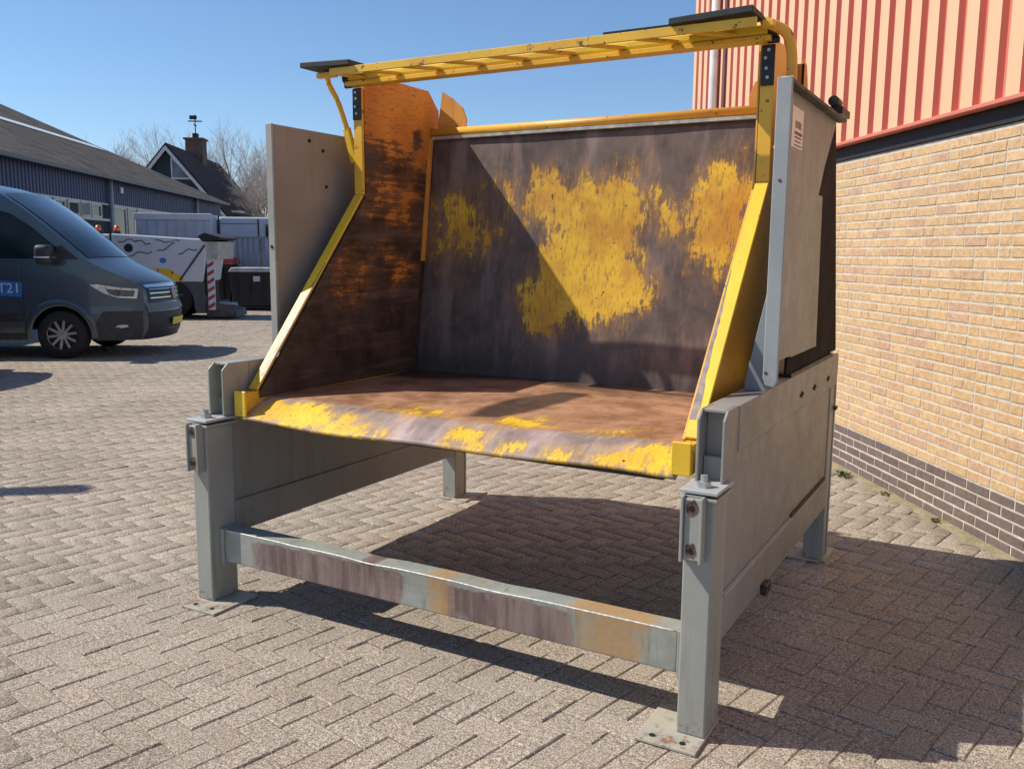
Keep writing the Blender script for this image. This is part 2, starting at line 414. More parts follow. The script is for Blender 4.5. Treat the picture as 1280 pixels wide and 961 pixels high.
# ------------------------------------------------------------------ brick building on the right
def brick_mat(name, c1, c2, c3):
    k = NT(name); t = k.rand(); t2 = k.math('FRACT', k.math('MULTIPLY', t, 23.7)); P = k.pos()
    a = k.noise(28, 5, .65, P); b = k.noise(120, 3, .6, P)
    col = k.mix(t, c1, c2); col = k.mix(k.ramp(t2, .62, .92), col, c3)
    col = k.mix(1, col, k.mix(k.ramp(a, .3, .7), (.84, .82, .80), (1.12, 1.12, 1.12)), 'MULTIPLY')
    col = k.mix(1, col, k.mix(k.ramp(b, .35, .65), (.86, .86, .86), (1.1, 1.1, 1.1)), 'MULTIPLY')
    k.bump(k.math('MULTIPLY_ADD', b, .5, a), .5, .004)
    return k.out(col, .88, 0, .25)
M['brick_y'] = brick_mat('yellow_brick', (.60, .405, .22), (.67, .475, .275), (.57, .375, .245))
M['brick_d'] = brick_mat('dark_plinth_brick', (.165, .125, .115), (.195, .15, .14), (.20, .145, .125))
M['mortar'] = plain('grey_mortar', (.56, .52, .44), .95, 0, .15, 14, .4)
M['clad'] = plain('sunlit_peach_cladding', (.84, .50, .295), .42, 0, .03, 1.0, 0, .45)  # sunlit tone of the single cladding paint, put into the flats' colour
M['cladred'] = plain('shaded_cladding_and_red_trim', (.66, .20, .14), .5, 0, .04, 1.0)  # shaded tone of the same paint for webs and valleys, also the trim
M['flash'] = plain('dark_flashing', (.02, .02, .022), .6)
M['pipe_white'] = plain('white_pipe', (.78, .77, .75), .35)

WX0, WX1 = -4.55, 4.2
bb = thing('brick_building', 'hall with yellow brick wall, dark brick plinth and orange ribbed cladding above', 'building', WA, WROT)
w = MB(); w.box(WX0, WX1, .0035, .30, -.05, 2.31)
wallo = w.build('wall', 'mortar', bb)
CH = .0638; BL = .22
bl = []
for r in range(36):
    zc = r*CH-.004; dark = r < 5
    x = WX0+(.11 if r % 2 else 0)+(0 if dark else random.choice((0, 0, .0)))
    if r % 2: bl.append((WX0+.05, zc, .10, dark, r))
    while x < WX1:
        Ln = .21
        if not dark and random.random() < .22: Ln = .10
        bl.append((x+Ln/2, zc, Ln, dark, r)); x += Ln+.01
bl = np.array(bl, float)
bp_ = np.array([WA+WD*b[0]+Vector((0, 0, b[1]+.03)) for b in bl])
bu, bvv, bz = np_proj(bp_)
vis = (bu > 1046) & (bu < 1278) & (bvv > 5) & (bvv < 950) & (bz > 0)
bsz = np.where(vis, bl[:, 2]/np.maximum(bz, .1)**2, 0)
bsel = set(np.argsort(-bsz)[:300].tolist()); bsel = {i for i in bsel if vis[i]}
bmesh_cache = {}
def brick_box(Ln):
    h = .0525; b = .0035; y0 = -.0005
    vs = []
    for y, o in ((y0, b), (y0+b, 0), (.02, 0)):
        vs += [(-Ln/2+o, y, o-h/2), (Ln/2-o, y, o-h/2), (Ln/2-o, y, h/2-o), (-Ln/2+o, y, h/2-o)]
    fs = [(0, 1, 2, 3)]+[(4*r+(i+1) % 4, 4*r+i, 4*(r+1)+i, 4*(r+1)+(i+1) % 4) for r in (0, 1) for i in range(4)]
    return vs, fs
rest = {0: MB(), 1: MB()}
for i, (xc, zc, Ln, dark, r) in enumerate(bl):
    key = (round(Ln, 2), bool(dark)); vs, fs = brick_box(Ln)
    jy = random.uniform(-.001, .0015); jzz = random.uniform(-.0015, .0015)
    if i in bsel:
        if key not in bmesh_cache:
            me = bpy.data.meshes.new('brick'); me.from_pydata(vs, [], fs); me.update(); me.materials.append(M['brick_d' if dark else 'brick_y']); bmesh_cache[key] = me
        o = bpy.data.objects.new('brick', bmesh_cache[key]); COL.objects.link(o); o.parent = wallo
        o.location = (xc, jy, zc+.0319+jzz); o.rotation_euler = (0, random.gauss(0, .004), 0)
    else:
        rest[int(dark)].add([(v[0]+xc, v[1]+jy, v[2]+zc+.0319+jzz) for v in vs], fs)
for dk in (0, 1):
    o = rest[dk].build('brickwork', 'brick_d' if dk else 'brick_y', wallo); o['kind'] = 'stuff'
MB().box(WX0, WX1, -.012, .10, 2.315, 2.405).build('flashing', 'flash', bb)
MB().box(WX0-.06, WX1, -.085, .0, 2.412, 2.436).build('drip_trim', 'cladred', bb, bevel=.003)
# cladding: one sheet module per rib, shared mesh
PER = .207; ZT = 6.6
def clad_mesh():
    me = bpy.data.meshes.new('cladding_panel')
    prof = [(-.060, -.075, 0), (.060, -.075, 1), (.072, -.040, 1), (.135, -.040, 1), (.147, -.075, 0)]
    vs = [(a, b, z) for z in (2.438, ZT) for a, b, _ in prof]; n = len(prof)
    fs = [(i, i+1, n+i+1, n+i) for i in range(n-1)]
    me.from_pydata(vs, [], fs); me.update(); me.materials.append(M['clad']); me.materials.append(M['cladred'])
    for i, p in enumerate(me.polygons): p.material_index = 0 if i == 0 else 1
    return me
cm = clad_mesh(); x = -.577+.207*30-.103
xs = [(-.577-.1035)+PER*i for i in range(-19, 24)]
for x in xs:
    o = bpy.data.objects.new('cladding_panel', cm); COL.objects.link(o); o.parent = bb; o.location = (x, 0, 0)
MB().box(WX0-.04, WX0+.02, -.085, .35, 2.44, ZT).build('corner_trim', 'clad', bb)
MB().box(WX0+.06, WX1, -.03, 6.0, 2.46, ZT-.02).build('upper_wall', 'cladred', bb)
MB().box(WX0+.02, WX1, .301, 6.0, -.05, 2.31).build('rear_wall', 'brick_y', bb)
MB().tube([(-3.70, -.13, .1), (-3.70, -.13, ZT)], .045, 12).build('downpipe', 'pipe_white', bb, True)
MB().box(-3.50, -3.42, -.10, -.035, 2.44, ZT).build('joint_strip', plain('plum_strip', (.16, .055, .07), .6), bb)
MB().box(WX0-.1, WX1, -.14, 6.1, ZT, ZT+.12).build('roof_edge', 'flash', bb)

# weeds along the wall foot
M['weed'] = plain('weed_leaf', (.15, .145, .05), .6, 0, .4, 40)
def weed(loc, n, r, h, label):
    t = MB()
    for i in range(n):
        a = random.uniform(0, 6.28); q = random.uniform(0, r); x, y = q*math.cos(a), q*math.sin(a)
        dx, dy = random.gauss(0, h*.7), random.gauss(0, h*.7); hh = h*random.uniform(.4, 1); w = random.uniform(.003, .007)
        c = (x+dx*.6, y+dy*.6, hh*.8)
        t.add([(x-w, y, 0), (x+w, y, 0), (c[0]+w*1.6, c[1], c[2]), (x+dx, y+dy, hh), (c[0]-w*1.6, c[1]+w, c[2])], [(0, 1, 2, 4), (4, 2, 3)])
    o = t.build('weed', 'weed'); o.location = loc; tag(o, label, 'weed'); return o
weed((2.18, 4.02, 0), 60, .05, .045, 'low green weed tuft beside the back leg near the brick plinth')
weed((2.52, 3.62, 0), 22, .03, .03, 'small flat weed at the foot of the dark brick plinth')
weed((2.86, 3.12, 0), 22, .03, .03, 'sparse weed tuft in the sunlit joint below the plinth')

# sand and grit washed up against the plinth
sd = MB(); NS = 90; vs = []
for i in range(NS+1):
    x = -1.2+i*.045; w_ = .05+.05*abs(math.sin(i*.37)+.6*math.sin(i*1.13+1))+random.uniform(0, .03)
    vs += [(x, -.002, .010), (x, -w_*.45, .006), (x, -w_, -.0035)]
sd.add(vs, [(3*i+j, 3*(i+1)+j, 3*(i+1)+j+1, 3*i+j+1) for i in range(NS) for j in (0, 1)])
def sand_mat():
    k = NT('washed_sand'); P = k.pos(); a = k.noise(160, 3, .7, P); b = k.noise(9, 5, .6, P)
    col = k.mix(k.ramp(b, .35, .65), (.36, .30, .20), (.27, .24, .14)); col = k.mix(1, col, k.mix(k.ramp(a, .35, .65), (.6, .58, .55), (1.35, 1.35, 1.35)), 'MULTIPLY'); k.bump(a, .6, .004); return k.out(col, .95, 0, .1)
M['sand'] = sand_mat(); so_ = sd.build('sand', 'sand', None, True); so_.location = WA; so_.rotation_euler = (0, 0, WROT); so_['kind'] = 'stuff'
tag(so_, 'sandy grit washed up along the foot of the dark brick plinth', 'sand')

# ------------------------------------------------------------------ the machine
OX, OY = 1.2, 1.075
mach = thing('crate_tipper', 'large worn yellow and grey steel tipping bucket on a four legged frame', 'tipping machine', (OX, OY, 0), 0, None, (OX, OY, 0))
W, D = 2.40, 2.15
def side_x(sx, x): return x if sx < 0 else W-x
def bxs(m, sx, x0, x1, y0, y1, z0, z1):
    a, b = side_x(sx, x0), side_x(sx, x1); return m.box(min(a, b), max(a, b), y0, y1, z0, z1)
def bolt(c, r, h, axis, mat, parent, name='bolt', sides=6):
    return MB().lathe([(.0001, 0), (r, 0), (r, h), (.0001, h)], c, axis, sides).build(name, mat, parent)

for sx in (-1, 1):
    # front leg
    m = MB(); bxs(m, sx, 0, .098, 0, .152, .012, .82); leg = m.build('front_leg', 'grey', mach, bevel=.006, seg=2)
    def sub(o, p=leg): o.parent = p; o.location = (0, 0, 0); return o
    m = MB(); bxs(m, sx, 0, .21, -.10, .17, .001, .012) if sx < 0 else m.box(2.19, 2.402, -.10, .165, .001, .012)
    bpz = m.build('base_plate', 'dusty', None, bevel=.002); sub(bpz)
    for hx_, hy_ in ((.05, -.06), (.155, -.06)):
        hxx = hx_ if sx < 0 else 2.19+hx_
        sub(bolt((hxx, hy_, .0125), .011, .0012, 2, 'hole', None, 'bolt_hole', 12))
    m = MB(); bxs(m, sx, -.012, .115, -.012, .165, .821, .832); sub(m.build('cap_plate', 'grey', None, bevel=.002))
    m = MB(); bxs(m, sx, -.014, .114, -.014, .17, .843, .855); sub(m.build('ledge_plate', 'ledge', None, bevel=.002))
    sub(bolt((side_x(sx, .05), .045, .855), .024, .018, 2, 'zinc', None)); sub(bolt((side_x(sx, .05), .045, .872), .012, .022, 2, 'zinc', None, 'bolt', 10))
    # hinge bracket on the front of the leg
    m = MB(); x0, x1 = (.010, .082) if sx < 0 else (2.302, 2.376)
    m.box(x0, x1, -.012, -.001, .620, .838); m.box(x0, x0+.010, -.042, -.012, .620, .838); m.box(x1-.010, x1, -.042, -.012, .620, .838)
    m.box(x0+.011, x1-.011, -.032, -.012, .628, .83)
    br = sub(m.build('hinge_bracket', M['grey'], None, bevel=.002))
    for zz in (.66, .80):
        sub(bolt((x0+.036, -.0342, zz), .010, -.0006, 1, 'hole', None, 'bolt_hole', 12))
        pp = [(x0+.036+.021*math.cos(q_)*random.uniform(.7, 1.1), zz+.030*math.sin(q_)*random.uniform(.65, 1.1)) for q_ in np.linspace(0, 6.0, 15)]; sub(MB().prism(pp, 1, -.0338, -.0322).build('rust_patch', M['rustb'], None))
    # open box section that carries the bucket hinge
    m = MB()
    yf = .104
    for xa, xb in ((0.004, .014), (.090, .100)):
        a, b = side_x(sx, xa), side_x(sx, xb)
        m.prism([(yf, .8555), (yf, 1.065), (yf+.035, 1.0955), (.26, 1.0955), (.26, .8555)], 0, min(a, b), max(a, b))
    bxs(m, sx, .0145, .0895, .185, .20, .856, 1.09); bxs(m, sx, .0145, .0895, .140, .26, 1.084, 1.0952)
    m.build('rail_end', 'grey' if sx < 0 else 'shieldgrey', mach, bevel=.002)
    # side rails and panel
    m = MB(); bxs(m, sx, 0.0, .102, .2605, 2.15, .934, 1.096); ur = m.build('upper_rail', 'shieldgrey', mach, bevel=.005, seg=2)
    m = MB(); bxs(m, sx, 0.0, .1, .153, 2.012, .30, .452); lr = m.build('lower_rail', 'shieldgrey', mach, bevel=.005, seg=2)
    m = MB(); bxs(m, sx, .013, .088, .1535, 2.02, .4525, .9335); m.build('side_panel', 'shieldgrey', mach, bevel=.002)
    # back leg: web between two flanges
    m = MB(); bxs(m, sx, .006, .096, 2.022, 2.128, .0135, .933); bxs(m, sx, 0, .1, 2.013, 2.0215, .0135, .2995); bxs(m, sx, 0, .1, 2.1285, 2.15, .0135, .933)
    bl_ = m.build('back_leg', 'grey', mach, bevel=.003)
    m = MB(); x0, x1 = (0-.02, .19) if sx < 0 else (2.20, 2.42); m.box(x0, x1, 2.0, 2.27, .001, .013)
    o = m.build('base_plate', 'dusty', None, bevel=.002); o.parent = bl_; o.location = (0, 0, 0)
# marks on the right hand rails
for yy, zz in ((1.258, .999), (1.538, .995), (1.876, .996)):
    m = MB(); m.box(2.4005, 2.403, yy-.035, yy+.035, zz-.006, zz+.006); m.box(2.4005, 2.4035, yy-.008, yy+.008, zz-.014, zz+.014); m.build('slot', 'hole', mach)
MB().box(2.389, 2.4025, .16, 1.2, .4525, .458).build('weld_strip', 'ledge', mach)
MB().box(2.388, 2.396, 1.21, 1.98, .4525, .470).build('rust_seam', plain('seam_rust', (.10, .045, .03), .9, 0, .5, 40), mach)
MB().box(2.4005, 2.425, .67, .75, .282, .325).build('small_bracket', 'darkgrey', mach, bevel=.004)
MB().box(2.4005, 2.415, 2.08, 2.13, .805, .825).build('latch', 'blackmetal', mach, bevel=.004)

# front beam, dented along its top edge
nx, prof_n = 60, None
ring = [(.058, .19), (.158, .19), (.158, .34), (.058, .34)]
ringf = []
for i in range(4):
    a, b = np.array(ring[i]), np.array(ring[(i+1) % 4])
    for t in np.linspace(0, 1, 6)[:-1]: ringf.append(a+(b-a)*t)
ringf = np.array(ringf); NR = len(ringf)
bx = np.linspace(.122, 2.278, nx); bverts = []; 
for x in bx:
    for (y, z) in ringf:
        dz = 0; dy = 0
        if z > .33: dz = -.006*math.exp(-((x-.95)/.10)**2)-.005*math.exp(-((x-1.55)/.12)**2)-.003*math.exp(-((x-.55)/.07)**2)
        if y < .06: dy = .006*math.exp(-((x-1.1)/.3)**2)*math.sin((z-.19)/.15*math.pi)
        bverts.append((x, y+dy, z+dz))
bfaces = [(i*NR+j, (i+1)*NR+j, (i+1)*NR+(j+1) % NR, i*NR+(j+1) % NR) for i in range(nx-1) for j in range(NR)]
bfaces += [tuple(range(NR)), tuple(range((nx-1)*NR, nx*NR))[::-1]]
bva = np.array(bverts); X = bva[:, 0]
fr = lambda c, wd_: np.exp(-np.abs((X-c)/wd_)**2.4)
rust = np.clip(fr(.85, .40)*.85+fr(1.62, .36)*.8+fr(.42, .16)*.45-.9*fr(1.22, .07), 0, 1)*np.where(bva[:, 2] > .335, .25, 1.0)
orange = np.clip(fr(1.30, .07)*.9+fr(2.02, .16)*.9+np.where(bva[:, 2] > .335, .5*fr(1.45, .10)+.5*fr(2.05, .2), 0), 0, 1)
me = bpy.data.meshes.new('front_beam'); me.from_pydata(bverts, [], bfaces); me.update()
bm = bmesh.new(); bm.from_mesh(me); bmesh.ops.recalc_face_normals(bm, faces=bm.faces); bm.to_mesh(me); bm.free()
for nme, a in (('rust', rust), ('orange', orange)):
    at = me.attributes.new(nme, 'FLOAT', 'POINT'); at.data.foreach_set('value', a.astype(np.float32))
link('front_beam', me, 'beam', mach, bevel=.006, seg=2)
def dent(x): return -.006*math.exp(-((x-.95)/.10)**2)-.005*math.exp(-((x-1.55)/.12)**2)-.003*math.exp(-((x-.55)/.07)**2)
MB().tube([(x, .0602, .3382+dent(x)) for x in np.linspace(.128, 2.27, 60)], .0032, 6).build('edge_highlight', 'bright_line', mach, True)  # painted highlight: pale line along the beam's rounded top edge
MB().box(.0985, .1215, .05, .153, .175, .345).build('beam_end_plate', 'grey', mach, bevel=.002)
MB().box(2.2785, 2.3015, .05, .153, .175, .345).build('beam_end_plate', 'grey', mach, bevel=.002)

# ---- bucket
XI0, XI1 = .175, 2.215
YB0, ZB0, YB1, ZB1 = 1.474, .93, 1.645, 2.25
def yb(z): return YB0+(YB1-YB0)*(z-ZB0)/(ZB1-ZB0)
gx = np.linspace(XI0, XI1, 90); gz = np.linspace(.90, 2.235, 60)
GX, GZ = np.meshgrid(gx, gz, indexing='ij')
A_ = [(.81, 1.84), (.89, 2.04), (.97, 2.07), (1.08, 1.97), (1.26, 1.98), (1.34, 2.03), (1.45, 2.03), (1.55, 1.89), (1.55, 1.73), (1.48, 1.69), (1.51, 1.57), (1.61, 1.41), (1.45, 1.25), (1.3, 1.21), (1.19, 1.27), (.93, 1.18), (.8, 1.37), (.9, 1.5), (1.0, 1.71), (.88, 1.79)]
B_ = [(1.74, 1.81), (1.79, 1.96), (1.88, 2.07), (1.98, 2.05), (2.06, 1.93), (2.07, 1.75), (1.98, 1.56), (1.91, 1.5), (1.8, 1.57), (1.73, 1.67)]
C_ = [(.2, 1.88), (.34, 1.98), (.5, 2.0), (.65, 1.84), (.71, 1.69), (.59, 1.58), (.44, 1.54), (.26, 1.57)]
D_ = [(.66, 1.99), (.75, 1.99), (.79, 1.78), (.72, 1.82)]
E_ = [(1.59, 1.87), (1.71, 1.86), (1.72, 1.71), (1.63, 1.69)]
px, pz_ = GX.ravel(), GZ.ravel()
paint = blobs(px, pz_, [A_, B_, D_, E_], .22)-.07; paint = np.maximum(paint, blobs(px, pz_, [C_], .40)-.22)
rustb = np.clip(.45-.9*np.abs(sd_poly(px, pz_, A_))/.12, 0, .5)+np.clip((1.15-pz_)*1.2, 0, .35)
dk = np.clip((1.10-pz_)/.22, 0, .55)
# a shallow bulge where loads have hit the plate
bul = .012*np.exp(-((px-1.2)/.5)**2-((pz_-1.6)/.4)**2)+.004*np.sin(px*9+pz_*3)*np.sin(pz_*7)
vb = np.c_[px, yb(pz_)+bul, pz_]
nu, nv = GX.shape
fb = [(i*nv+j, i*nv+j+1, (i+1)*nv+j+1, (i+1)*nv+j) for i in range(nu-1) for j in range(nv-1)]
fb = [f[::-1] for f in fb]
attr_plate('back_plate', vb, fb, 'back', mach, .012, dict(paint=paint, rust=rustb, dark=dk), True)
MB().prism([(1.622, 2.236), (1.652, 2.236), (1.652, 2.252), (1.622, 2.252)], 0, XI0+.02, XI1).build('edge_strip', plain('scuffed_steel_strip', (.48, .46, .42), .4, .3, .3, 20), mach)
MB().tube([(XI0, 1.645, 2.276), (XI1, 1.645, 2.276)], .023, 14).build('top_tube', 'yellow_orange', mach, True)

# floor with rolled front lip
def lipz(x): return .846+.006*np.sin(x*7.0)+.006*np.cos(x*3.1+1)-.006*np.exp(-((x-1.25)/.35)**2)
gy = np.concatenate([np.linspace(.14, .36, 16), np.linspace(.38, 1.49, 44)])
gx2 = np.linspace(XI0-.005, XI1+.005, 92)
FX, FY = np.meshgrid(gx2, gy, indexing='ij'); fx, fy = FX.ravel(), FY.ravel()
crease = .33+.02*np.sin(fx*3)
t = np.clip((fy-.14)/(crease-.14), 0, 1); top = .918+.012*np.clip((fy-.33)/1.1, 0, 1)+.006*np.sin(fx*3.3+.5)*np.sin(fy*4)
fz = lipz(fx)*(1-np.sin(t*math.pi/2))+top*np.sin(t*math.pi/2)
vf = np.c_[fx, fy, fz]; nu, nv = FX.shape
ff = [(i*nv+j, (i+1)*nv+j, (i+1)*nv+j+1, i*nv+j+1) for i in range(nu-1) for j in range(nv-1)]
lips = [[(.20, .13), (.24, .30), (.42, .30), (.60, .25), (.95, .175), (.97, .15), (.6, .13)], [(1.26, .13), (1.25, .22), (1.32, .27), (1.42, .20), (1.45, .13)],
        [(1.87, .13), (1.90, .20), (1.97, .23), (2.08, .26), (2.22, .28), (2.22, .13)], [(1.72, .14), (1.72, .17), (1.80, .17), (1.80, .14)], [(1.52, .15), (1.53, .21), (1.58, .18)]]
flats = [[(1.40, .33), (1.37, .52), (1.48, .56), (1.60, .40), (1.52, .33)], [(1.82, .37), (1.92, .47), (1.94, .40), (1.89, .35)], [(.84, .36), (.88, .50), (1.06, .49), (1.13, .37), (1.0, .33)]]
paintf = np.maximum(blobs(fx, fy, lips, .16), blobs(fx, fy, flats, .30)-.12)
rustf = np.clip((fy-.29)/.09, 0, 1)*.9
dark_tongue = [(1.19, .43), (1.15, .65), (1.17, .87), (1.3, 1.15), (1.45, 1.15), (1.41, .81), (1.38, .63), (1.32, .47)]
darkf = np.clip(.5+sd_poly(fx, fy, dark_tongue)/.03, 0, 1)*.9  # tongue-shaped area of the floor mixed darker
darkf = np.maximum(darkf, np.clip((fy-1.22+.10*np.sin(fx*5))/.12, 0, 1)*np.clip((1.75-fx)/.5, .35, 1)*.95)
darkf = np.maximum(darkf, np.clip(.5+sd_poly(fx, fy, [(2.07, .62), (2.12, .56), (2.20, .60), (2.20, .72), (2.12, .72)])/.03, 0, 1)*.8)  # small cast shadow painted into the floor colour near the right side
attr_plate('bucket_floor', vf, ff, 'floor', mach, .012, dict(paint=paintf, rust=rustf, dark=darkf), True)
MB().box(.26, 2.14, .25, 1.44, .802, .893).build('floor_subframe', 'darkgrey', mach, bevel=.004)

# side plates with wings
side_poly = [(.25, .962), (1.035, 1.885), (1.035, 2.455), (1.10, 2.485), (1.36, 2.503), (1.61, 2.502), (1.71, 2.405), (1.712, 2.33), (1.655, 2.25), (1.49, .93), (.25, .93)]
v2, f2 = poly_grid(side_poly, .03)
sy, sz = v2[:, 0], v2[:, 1]
Sp = [[(1.06, 1.96), (1.19, 2.0), (1.47, 2.0), (1.5, 1.91), (1.47, 1.75), (1.23, 1.74), (1.06, 1.84)], [(1.2, 1.61), (1.44, 1.62), (1.46, 1.43), (1.28, 1.41), (1.21, 1.52)], [(.80, 1.51), (1.02, 1.56), (1.03, 1.38), (.83, 1.33)]]
pts_ = blobs(sy, sz, Sp, .36)-.20
wingmask = np.clip(.5+(sz-(2.20-.10*(sy-1.03)/.5))/.26, -.6, 1.3)-.9*np.exp(-((sy-1.5)/.07)**2-((sz-2.27)/.10)**2)
M['wingside'] = worn_mat('wing_side_plate', (20, 4.5, 46), paint=(.68, .30, .045), paint2=(.52, .20, .035), steel=((.032, .022, .021), (.075, .052, .048)))  # wing paint colour carries the same warm bounced light
for sx in (-1, 1):
    xin = XI0 if sx < 0 else XI1
    vv = np.c_[np.full(len(sy), xin), sy, sz]
    ffc = f2 if sx < 0 else [f[::-1] for f in f2]
    # outer face on the right is plain yellow paint, the inner face worn bare
    if sx < 0: pa = np.maximum(pts_, wingmask)
    else: pa = np.full(len(sy), 1.2)
    sp_ = attr_plate('side_plate', vv, ffc, 'wingside' if sx < 0 else 'yellow_orange', mach, .012, dict(paint=pa, rust=np.zeros(len(sy)), dark=np.zeros(len(sy))))
    if sx > 0:
        # worn inner lining of the right side
        vv2 = vv.copy(); vv2[:, 0] = XI1-.0015
        li = attr_plate('side_lining', vv2, ffc, 'wingside', None, .003, dict(paint=np.maximum(pts_, wingmask), rust=np.zeros(len(sy)), dark=np.zeros(len(sy)))); li.parent = sp_; li.location = (0, 0, 0)
    def q(x0, x1): a, b = side_x(sx, x0), side_x(sx, x1); return min(a, b), max(a, b)
    # sloped front flange, bent where it meets the upright
    a, b = q(.128, .182)
    d = Vector((0, 1.035-.235, 1.885-.952)).normalized(); nrm = Vector((0, -d.z, d.y))
    p0, p1 = Vector((0, .238, .965)), Vector((0, 1.022, 1.885)); th_ = .012
    m = MB(); m.prism([(p0.y, p0.z), (p1.y, p1.z), (p1.y+nrm.y*th_, p1.z+nrm.z*th_), (p0.y+nrm.y*th_, p0.z+nrm.z*th_)], 0, a, b)
    sfl = m.build('slope_flange', 'yellow', mach, bevel=.002)
    e0, e1 = p0+(p1-p0)*.06, p0+(p1-p0)*.62
    xa, xb = q(.163, .1825); pp = [(e0.y+nrm.y*.0125, e0.z+nrm.z*.0125), (e1.y+nrm.y*.0125, e1.z+nrm.z*.0125), (e1.y+nrm.y*.0105, e1.z+nrm.z*.0105), (e0.y+nrm.y*.0105, e0.z+nrm.z*.0105)]
    me_ = MB(); wide, nar = (xb, xa) if sx < 0 else (xa, xb)
    n0 = Vector((0, nrm.y*.0127, nrm.z*.0127)); inner = side_x(sx, .1825); ptsL = []; ptsR = []
    for i_ in range(25):
        c_ = e0+(e1-e0)*(i_/24)+n0; wd2 = (.024*(1-i_/24)+.003)*random.uniform(.75, 1.2)
        ptsL.append((inner, c_.y, c_.z)); ptsR.append((inner+(-wd2 if sx < 0 else wd2), c_.y, c_.z))
    me_.add(ptsL+ptsR, [(i_, i_+1, 25+i_+1, 25+i_) for i_ in range(24)])
    o = me_.build('bare_edge', M['bare'], None); o.parent = sfl; o.location = (0, 0, 0)
    m = MB(); m.box(a, b, 1.016, 1.034, 1.892, 2.43); m.build('upright', 'yellow_chipped', mach, bevel=.002)
    hp = MB().box(a+.004, b+(.002), 1.004, 1.0155, 2.27, 2.425).build('hinge_plate', 'blackmetal', mach, bevel=.002)
    for zz in (2.30, 2.335, 2.375, 2.405):
        o = bolt(((a+b)/2+random.uniform(-.006, .006), 1.0035, zz), .007, -.005, 1, 'zinc', None); o.parent = hp; o.location = (0, 0, 0)
    # corner shoe and low side curb
    a, b = q(.128, .197)
    m = MB(); m.box(a, b, .140, .152, .856, .972); m.build('corner_shoe', 'yellow', mach, bevel=.003)
    a, b = q(.128, .1745); m = MB(); m.box(a, b, .1525, 1.47, .858, .962); m.build('side_curb', 'side' if False else M['yellow_chipped'], mach, bevel=.002)
    # corner trim where side meets back
    a, b = q(.176, .200); m = MB(); m.prism([(yb(1.55)-.035, 1.55), (yb(1.55)-.004, 1.55), (yb(2.24)-.004, 2.24), (yb(2.24)-.035, 2.24)], 0, a, b)
    m.build('corner_trim', 'wing', mach, bevel=.002)
    a, b = q(.176, .192); m = MB(); m.prism([(yb(.95)-.028, .95), (yb(.95)-.004, .95), (yb(1.548)-.004, 1.548), (yb(1.548)-.028, 1.548)], 0, a, b)
    m.build('corner_trim', plain('bare_dark_steel', (.05, .036, .033), .5, .1, .4, 12), mach)
    # ear plate behind the top tube
    pts = [(.205, 2.300), (.240, 2.505), (.30, 2.470), (.378, 2.408), (.404, 2.340), (.399, 2.300)]
    if sx > 0: pts = [(W-x, z) for x, z in pts]
    MB().prism(pts, 1, 1.670, 1.680).build('ear_plate', 'wing', mach, bevel=.001)
    # outer lug of the wing
    if sx > 0:
        m = MB(); m.prism([(1.60, 2.27), (1.60, 2.475), (1.66, 2.462), (1.70, 2.38), (1.69, 2.27)], 0, 2.252, 2.262); m.box(2.2275, 2.262, 1.60, 1.61, 2.27, 2.46)
        m.build('lug', 'wing', mach, bevel=.001)

# top bar assembly: main bar, front strip, diagonal struts, pads and brace tubes
MB().box(.135, 2.262, .955, 1.003, 2.452, 2.498).build('top_bar', 'yellow', mach, bevel=.014, seg=3)
MB().box(.13, 2.268, .95, 1.02, 2.431, 2.4515).build('bar_angle', 'yellow_chipped', mach, bevel=.002)
MB().prism([(.797, 2.452), (.809, 2.452), (.809, 2.487), (.797, 2.487)], 0, .16, 2.25).build('front_strip', 'yellow_chipped', mach, bevel=.002)
for i in range(9):
    xa = .24+i*.235
    MB().bar((xa, .955, 2.462), (xa-.13 if i else xa-.05, .812, 2.462), .035, .010).build('strut', 'yellow_chipped', mach)
def pad(x0, z0, x1, z1, endtaper):
    m = MB(); vs = []
    for x, z in ((x0, z0), (x1, z1)):
        vs += [(x, .775, z), (x, .945, z), (x, .945, z+.026), (x, .775, z+.026)]
    m.add(vs, [(0, 1, 2, 3), (4, 7, 6, 5), (0, 4, 5, 1), (1, 5, 6, 2), (2, 6, 7, 3), (3, 7, 4, 0)]); return m.build('rubber_pad', 'black', mach, bevel=.003)
pad(-.01, 2.500, .30, 2.488, 0); pad(1.91, 2.488, 2.24, 2.500, 0)
MB().box(1.62, 1.905, .80, .83, 2.4875, 2.497).build('pad_strip', 'blackmetal', mach)
MB().box(.02, .14, .86, .89, 2.462, 2.4875).build('end_arm', 'yellow_chipped', mach, bevel=.003)
MB().box(2.255, 2.30, .86, .89, 2.462, 2.4875).build('end_arm', 'yellow_chipped', mach, bevel=.003)
for sx in (-1, 1):
    e = MB(); x = side_x(sx, .128); e.lathe([(.0001, -.016), (.026, -.016), (.026, .016), (.0001, .016)], (x, .975, 2.47), 0, 14); e.lathe([(.0001, -.022), (.013, -.022), (.013, .022), (.0001, .022)], (x, .985, 2.437), 0, 8)
    e.build('pivot', 'blackmetal', mach, True)
def smooth_path(pts, n=5):
    P = [Vector(p) for p in pts]; out = []
    for i in range(len(P)-1):
        p0, p1, p2, p3 = P[max(i-1, 0)], P[i], P[i+1], P[min(i+2, len(P)-1)]
        for k in range(n):
            t = k/n; out.append(.5*((2*p1)+(-p0+p2)*t+(2*p0-5*p1+4*p2-p3)*t*t+(-p0+3*p1-3*p2+p3)*t**3))
    return out+[P[-1]]
MB().tube(smooth_path([(.06, .90, 2.478), (.035, .93, 2.475), (.03, .95, 2.44), (.055, .985, 2.36), (.085, 1.02, 2.22)]), .014, 10).build('brace_tube', 'yellow_chipped', mach, True)
